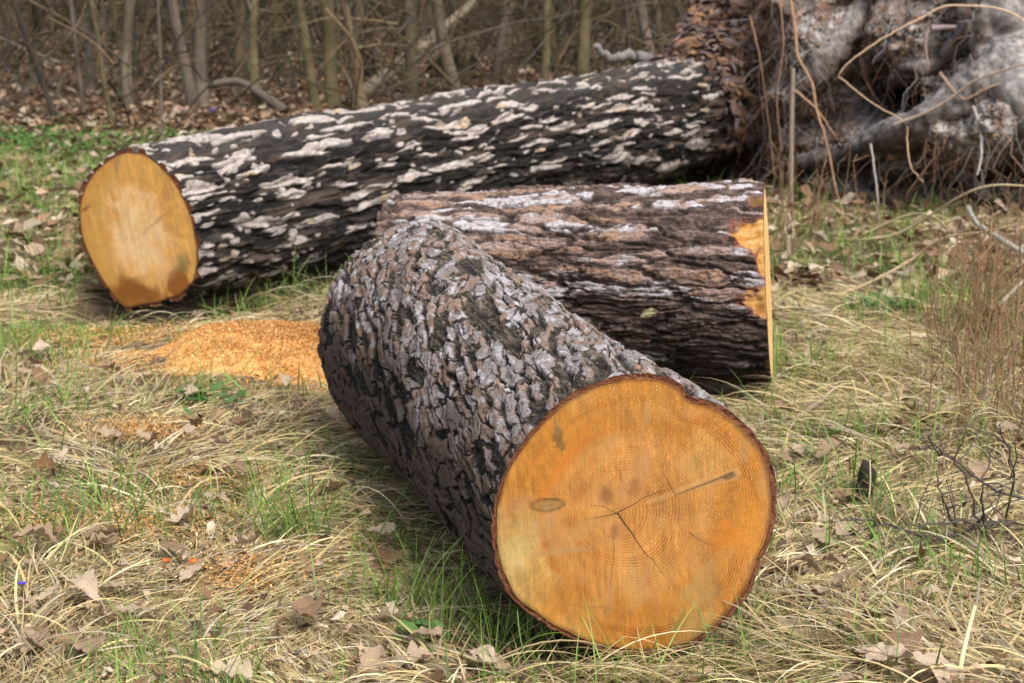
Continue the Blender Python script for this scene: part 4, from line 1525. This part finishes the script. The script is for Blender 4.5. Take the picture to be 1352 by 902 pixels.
def stick(pts, r0, r1, c, name, label, cat, group=None, sides=8, m=None, jit=.0, n=8):
    tb = Tubes()
    P = spline(pts, n)
    if jit:
        P = P + rng.normal(size=P.shape) * jit
    tb.add(P, np.linspace(r0, r1, len(P)), sides, c)
    o = tb.build(name, m or M_twig)
    return tag(o, label, cat, group)


# fallen boughs and stumps at the edge of the wood
y = base_at(480, 128)[1]
stick([at_y(475, 128, y), at_y(520, 90, y + .3), at_y(570, 52, y + .6), at_y(626, 4, y + 1.)], .085, .06, (.27, .22, .16), 'dead_bough', 'pale leaning dead bough slanting up right behind the grey green trunk', 'bough')
y = base_at(690, 92)[1]
stick([at_y(690, 82, y), at_y(735, 52, y), at_y(775, 30, y + .2), at_y(815, 12, y + .3), at_y(850, -8, y + .3)], .05, .025, (.09, .075, .06), 'dead_bough', 'dark dead bough leaning right behind the fallen tree', 'bough')
y = base_at(375, 150)[1]
stick([at_y(275, 112, y), at_y(315, 108, y), at_y(350, 128, y - .2), at_y(378, 148, y - .4)], .03, .05, (.12, .10, .08), 'dead_bough', 'crooked dark bough lying on leaves beside the forked grey pair', 'bough')
y = base_at(600, 100)[1]
stick([at_y(585, 78, y), at_y(625, 92, y - .2), at_y(665, 112, y - .4)], .03, .02, (.25, .21, .16), 'dead_bough', 'thin pale bough lying by the black rotten stump', 'bough')
for px, py, w, h, lab in ((483, 112, .11, .42, 'narrow dark rotten stump between two grey trunks'), (598, 106, .30, .28, 'wide black rotten stump right of the thin pale stem')):
    B = base_at(px, py)
    k, nn = 14, 40
    th = np.arange(nn) / nn * 2 * PI
    tt = np.linspace(0, 1, k)
    rr = w * (1 + .5 * np.exp(-tt[:, None] * 5) + .18 * fbm(np.cos(th)[None] * 2, np.sin(th)[None] * 2, tt[:, None] * 2 + px, 3))
    zz = (tt[:, None] * h * (1 + .35 * fbm(np.cos(th)[None] * 1.5, np.sin(th)[None] * 1.5, px * .1, 2))) - .05
    V = np.stack([B[0] + rr * np.cos(th), B[1] + rr * np.sin(th), B[2] + zz], -1).reshape(-1, 3)
    V = np.vstack([V, [[B[0], B[1], B[2] + h * .7]]])
    cap = np.array([[(k - 1) * nn + i, (k - 1) * nn + (i + 1) % nn, k * nn] for i in range(nn)])
    cc = np.broadcast_to([.022, .018, .015], V.shape)
    tag(obj('rotten_stump', mesh_np('rotten_stump', V, [grid_faces(k, nn, True), cap], cc), M_soil), lab, 'stump')
# broken weathered limb behind the far log
y = 12.6
stick([at_y(785, 62, y), at_y(808, 76, y), at_y(835, 74, y), at_y(868, 84, y), at_y(885, 96, y)], .022, .06, (.21, .19, .18), 'broken_limb', 'weathered grey broken limb lying against the back of the fallen tree', 'limb', jit=.013, n=6)

# ------------------------------------------------------------------ sticks and weeds at the right
zg = lambda p: np.array([p[0], p[1], max(p[2], float(gh(p[0], p[1])) + .005)])
stick([at(1095, 395), at(1150, 372, .03), at(1200, 345, .08), at_y(1245, 315, 7.7), at_y(1300, 306, 7.6), at_y(1365, 292, 7.5)], .008, .005, (.34, .25, .15), 'dry_stalk', 'long tan stalk arching from the grass to the right edge below the roots', 'stalk')
stick([at_y(1125, 318, 8.6), at_y(1180, 310, 8.5), at_y(1222, 288, 8.4), at_y(1270, 258, 8.2), at_y(1310, 245, 8.1), at_y(1362, 246, 8.0)], .007, .005, (.44, .35, .22), 'dry_stalk', 'tan arching stalk crossing before the dark hollow of the roots', 'stalk')
stick([at(1120, 318), at_y(1160, 300, 8.8), at_y(1200, 284, 8.7), at_y(1232, 286, 8.6), at(1258, 312)], .007, .005, (.42, .36, .20), 'dry_stalk', 'low bow shaped stalk at the foot of the roots', 'stalk')
stick([at_y(1278, 273, 7.8), at_y(1290, 295, 7.7), at_y(1320, 315, 7.6), at_y(1362, 340, 7.5)], .011, .015, (.30, .29, .24), 'lichen_twig', 'grey lichen covered twig with a broken tip at the right edge', 'twig')
stick([at(1035, 565, .03), at(1075, 535, .04), at(1100, 515, .05)], .010, .008, (.28, .22, .16), 'dead_stick', 'grey brown stick lying right of the big cut face', 'stick')
stick([at_y(1352, 370, 6.2), at_y(1318, 405, 6.0), at(1300, 440, .05)], .006, .008, (.30, .24, .18), 'dead_stick', 'thin stick leaning out of the brown weeds at the right edge', 'stick')
stick([at(1306, 480, .12), at(1300, 530, .08), at(1285, 570, .04)], .012, .010, (.26, .21, .17), 'dead_stick', 'short curved stick in the combed dry tussock', 'stick')
stick([at_y(1262, 915, 3.05), at_y(1272, 860, 3.1), at_y(1287, 800, 3.15)], .0055, .004, (.66, .54, .32), 'dry_stalk', 'stout pale straw standing at the bottom right', 'stalk')
stick([at_y(1047, 90, 10.0), at_y(1045, 180, 9.9), at_y(1044, 305, 9.7)], .013, .016, (.20, .155, .12), 'weed_stalk', 'upright grey brown stem standing before the root collar', 'stem')
stick([at_y(1016, 330, 8.9), at_y(1024, 290, 8.9), at_y(1040, 280, 8.8), at_y(1056, 345, 8.7)], .006, .004, (.50, .42, .24), 'dry_stalk', 'bent yellow stalk just right of the reddish log end', 'stalk')

# the dark dead twig bush
tb = Tubes()
R = np.random.default_rng(77)
roots_ = [((1360, 690), (1290, 690), (1235, 690), (1180, 700)), ((1355, 720), (1310, 700), (1295, 650), (1310, 590)), ((1300, 730), (1290, 680), (1270, 620), (1225, 580)), ((1350, 660), (1300, 640), (1250, 600), (1210, 590)), ((1345, 730), (1330, 690), (1340, 630), (1320, 560)), ((1270, 740), (1262, 700), (1245, 660), (1238, 610)), ((1290, 700), (1230, 710), (1170, 690), (1130, 690))]
for pts in roots_:
    P = spline([at_y(px, py, 4.05 - .05 * i + .2 * R.random()) for i, (px, py) in enumerate(pts)], 6)
    P += R.normal(size=P.shape) * .004
    tb.add(P, np.linspace(.0046, .0018, len(P)), 6, (.085, .068, .060))
    for b_ in range(7):
        j = R.integers(3, len(P) - 1)
        d = R.normal(size=3) * (1, .5, 1)
        d /= np.linalg.norm(d)
        ln = R.uniform(.04, .16)
        q = P[j] + d * ln * np.linspace(0, 1, 5)[:, None] + np.cumsum(R.normal(size=(5, 3)) * .006, 0)
        q[0] = P[j]
        tb.add(q, np.linspace(.0024, .0009, 5), 5, (.10, .08, .07))
tag(tb.build('dead_twig_bush', M_twig), 'dark bare dead twig bush at the right edge beside the big cut face', 'dead bush')

# brown weeds
def weed(px, py, n, h, seed):
    R = np.random.default_rng(seed)
    B = at(px, py)
    tb = Tubes()
    for i in range(n):
        p0 = np.array([B[0] + R.normal() * .12, B[1] + R.normal() * .12, 0])
        p0[2] = float(gh(p0[0], p0[1]))
        hh = h * R.uniform(.5, 1.1)
        lean = R.normal(size=2) * .12
        t = np.linspace(0, 1, 6)[:, None]
        P = p0 + np.array([lean[0] * hh, lean[1] * hh, hh]) * t + np.cumsum(R.normal(size=(6, 3)) * .006, 0)
        c = np.array([.24, .155, .085]) * R.uniform(.6, 1.4)
        tb.add(P, np.linspace(.0026, .0012, 6), 4, c)
        for b_ in range(5):
            j = R.integers(2, 6)
            d = np.array([R.normal(), R.normal(), .8])
            d /= np.linalg.norm(d)
            tb.add(P[j] + d * R.uniform(.03, .12) * np.linspace(0, 1, 3)[:, None], .0011, 3, c * 1.1)
    return tb


for i, (px, py, n, h) in enumerate(((1275, 470, 40, .38), (1335, 490, 60, .50), (1310, 445, 50, .45), (1345, 440, 50, .5), (1040, 335, 30, .5), (1090, 310, 24, .35), (1330, 345, 40, .4), (1325, 590, 60, .34), (1345, 540, 60, .40))):
    tag(weed(px, py, int(n * .6), h, 800 + i).build('dry_weed', M_twig),
        ['thin low brown weed clump at the left of the brown weeds', 'tall dense brown weed clump at the right edge, nearest of the brown weeds', 'brown weed clump in the middle of the brown weeds at right', 'brown weed clump at the right edge behind the nearest one',
         'brown weed clump standing by the upright stem left of the roots', 'short brown weed clump below the roots', 'brown weed clump by the lichen twig at the right edge',
         'low brown weed clump behind the dark dead twig bush', 'brown weed clump at the right edge just above the dark dead twig bush'][i], 'weed', 'dry brown weeds')

# charred stub in the grass, with a pale straw across it
B = at(1136, 662)
k, nn = 12, 26
th = np.arange(nn) / nn * 2 * PI
tt = np.linspace(0, 1, k)
rr = .020 * (1 + .15 * fbm(np.cos(th)[None] * 2, np.sin(th)[None] * 2, tt[:, None] * 3, 3)) * (1 + .25 * (1 - tt[:, None]))
zz = tt[:, None] * .115 * (1 + .18 * np.sin(th - 1)[None]) - .02
V = np.stack([B[0] + rr * np.cos(th) + .02 * tt[:, None], B[1] + rr * np.sin(th), .0 + zz], -1).reshape(-1, 3)
V = np.vstack([V, [[B[0] + .02, B[1], .10]]])
cap = np.array([[(k - 1) * nn + i, (k - 1) * nn + (i + 1) % nn, k * nn] for i in range(nn)])
st = tag(obj('charred_stub', mesh_np('charred_stub', V, [grid_faces(k, nn, True), cap], np.broadcast_to([.03, .024, .018], V.shape)), M_bark), 'small blackish wooden stub sticking up from the grass right of the big cut face', 'stub')
stick([(B[0] + .015, B[1] - .035, 0), (B[0] + .017, B[1] - .034, .07), (B[0] + .014, B[1] - .03, .125)], .0022, .0015, (.66, .58, .42), 'dry_stalk', 'pale straw standing against the blackish stub', 'stalk')

# ------------------------------------------------------------------ small things
# blue flowers
def flower(px, py, h, size, label, npet=6):
    B = at(px, py)
    z0 = float(gh(B[0], B[1]))
    t = empty('blue_flower', (B[0], B[1], z0))
    tag(t, label, 'flower', 'blue spring flowers')
    tb = Tubes()
    P = spline([(0, 0, 0), (.006, 0, h * .5), (.012, -.005, h)], 4)
    tb.add(P, .0016, 5, (.10, .15, .04))
    tb.build('stem', M_green, t)
    V, F, n = [], [], 0
    C = P[-1]
    for i in range(npet):
        a = i / npet * 2 * PI
        d, e = np.array([math.cos(a), math.sin(a) * .8 - .3, .35]), np.array([-math.sin(a), math.cos(a), 0])
        V += [C, C + d * size * .6 - e * size * .32, C + d * size, C + d * size * .6 + e * size * .32]
        F.append([n, n + 1, n + 2, n + 3])
        n += 4
    obj('petals', mesh_np('petals', V, np.array(F), np.broadcast_to([.09, .06, .62], (n, 3)), smooth=False), M_flower, t)


flower(25, 795, .055, .013, 'blue flower at the left edge, lower left of the scene')
flower(115, 800, .055, .012, 'blue flower right of a pale leaf at lower left')
flower(280, 162, .10, .05, 'larger blue flower cluster on the leaf floor under the forked grey pair', 7)
flower(243, 160, .09, .028, 'faint blue flower left of the larger cluster on the leaf floor')
flower(1041, 338, .07, .018, 'blue flower just right of the reddish log end')
# orange cup fungi
for px, py, r, lab in ((256, 745, .011, 'bright orange cup fungus between grass and sawdust'), (219, 743, .009, 'darker orange cup fungus tucked under a leaf')):
    B = at(px, py, .03)
    k, nn = 7, 16
    tt = np.linspace(0, 1, k)[:, None]
    th = np.arange(nn)[None] / nn * 2 * PI
    rr = r * np.sin(tt * PI / 2) * (1 + .15 * np.sin(3 * th))
    V = np.stack([B[0] + rr * np.cos(th), B[1] + rr * np.sin(th), .03 + r * .9 * tt ** 2 + 0 * th], -1)
    tag(obj('cup_fungus', mesh_np('cup_fungus', V, grid_faces(k, nn, True), np.broadcast_to([.72, .14, .02], V.shape)), M_fungus), lab, 'fungus', 'orange cup fungi')
# lichen-covered chip on top of the front log, against the reddish one
B = at_y(856, 414, 4.5)
k, nn = 9, 16
ph = np.linspace(0, PI, k)[:, None]
th = np.arange(nn)[None] / nn * 2 * PI
ux, uy, uz = np.sin(ph) * np.cos(th), np.sin(ph) * np.sin(th), np.cos(ph) + 0 * th
q = 1 + .45 * fbm(ux * 2.3, uy * 2.3, uz * 2.3 + 4, 3)
V = np.stack([ux * .024 * q, uy * .014 * q, uz * .011 * q], -1).reshape(-1, 3) @ np.array(Matrix.Rotation(-.4, 3, 'Y')).T + B
cc = mix([.07, .06, .03], [.30, .27, .15], sstep(-.3, .4, fbm(ux * 6, uy * 6, uz * 6, 2))).reshape(-1, 3)
o = obj('bark_chip', mesh_np('bark_chip', V, grid_faces(k, nn, True), cc), M_bark)
tag(o, 'small mossy bark chip on the upper edge of the front log', 'bark chip')
# small green herbs
def herb(px, py, n, r, label, up=.06):
    B = at(px, py)
    V, F, C, k = [], [], [], 0
    for i in range(n):
        x, y = B[0] + rng.normal() * r, B[1] + rng.normal() * r * .8
        z = float(gh(x, y)) + rng.uniform(.02, up)
        a = rng.uniform(0, 2 * PI)
        s = rng.uniform(.012, .028)
        d, e = np.array([math.cos(a), math.sin(a), rng.normal() * .3]), np.array([-math.sin(a), math.cos(a), rng.normal() * .3])
        c = np.array([x, y, z])
        V += [c - d * s, c - d * s * .2 - e * s * .6, c + d * s * .5 - e * s * .45, c + d * s, c + d * s * .5 + e * s * .45, c - d * s * .2 + e * s * .6]
        F.append(list(range(k, k + 6)))
        C += [(np.array([.11, .215, .05]) if n > 100 else np.array([.10, .19, .055])) * rng.uniform(.7, 1.4)] * 6
        k += 6
    o = obj('green_herb', mesh_np('green_herb', V, np.array(F), C, smooth=False), M_green)
    if n > 100:
        tag(o, label, 'herbs', kind='stuff')
    else:
        tag(o, label, 'herb', 'small green herbs')


herb(1145, 405, 60, .09, 'bright green leafy herb on the clearing right of the reddish log')
herb(1195, 412, 26, .04, 'smaller green leafy herb right of the bright one')
herb(275, 535, 40, .06, 'dark green leafy herb below the sawdust heap')
herb(110, 192, 1700, .62, 'wide patch of bright green herbs behind the tan cut end', .10)
herb(25, 190, 600, .30, 'small patch of bright green herbs at the left edge under the thicket', .10)
herb(555, 840, 24, .03, 'green herb by the lower left of the front log')

# ------------------------------------------------------------------ light
SUN_EL, SUN_AZ = math.radians(50), math.radians(150)   # azimuth clockwise from +Y
w = bpy.data.worlds.new('World')
sc.world = w
w.use_nodes = True
wn = w.node_tree.nodes
sky = wn.new('ShaderNodeTexSky')
sky.sky_type = 'NISHITA'
sky.sun_disc = False
sky.sun_elevation = SUN_EL
sky.sun_rotation = SUN_AZ
sky.air_density, sky.dust_density, sky.ozone_density = 1, 3, 1
hs = wn.new('ShaderNodeHueSaturation')
hs.inputs['Saturation'].default_value = .45
w.node_tree.links.new(sky.outputs[0], hs.inputs['Color'])
w.node_tree.links.new(hs.outputs[0], wn['Background'].inputs['Color'])
wn['Background'].inputs['Strength'].default_value = .23
sd_ = bpy.data.lights.new('sun', 'SUN')
sd_.energy = 3.55
sd_.angle = math.radians(27)
sd_.color = (1, .95, .87)
so = bpy.data.objects.new('sun', sd_)
col.objects.link(so)
dv = Vector((math.sin(SUN_AZ) * math.cos(SUN_EL), math.cos(SUN_AZ) * math.cos(SUN_EL), math.sin(SUN_EL)))
so.rotation_euler = dv.to_track_quat('Z', 'Y').to_euler()
sc.view_settings.view_transform = 'Standard'
sc.view_settings.look = 'None'
sc.view_settings.exposure = 0
sc.render.engine = 'CYCLES'
sc.cycles.max_bounces = 6
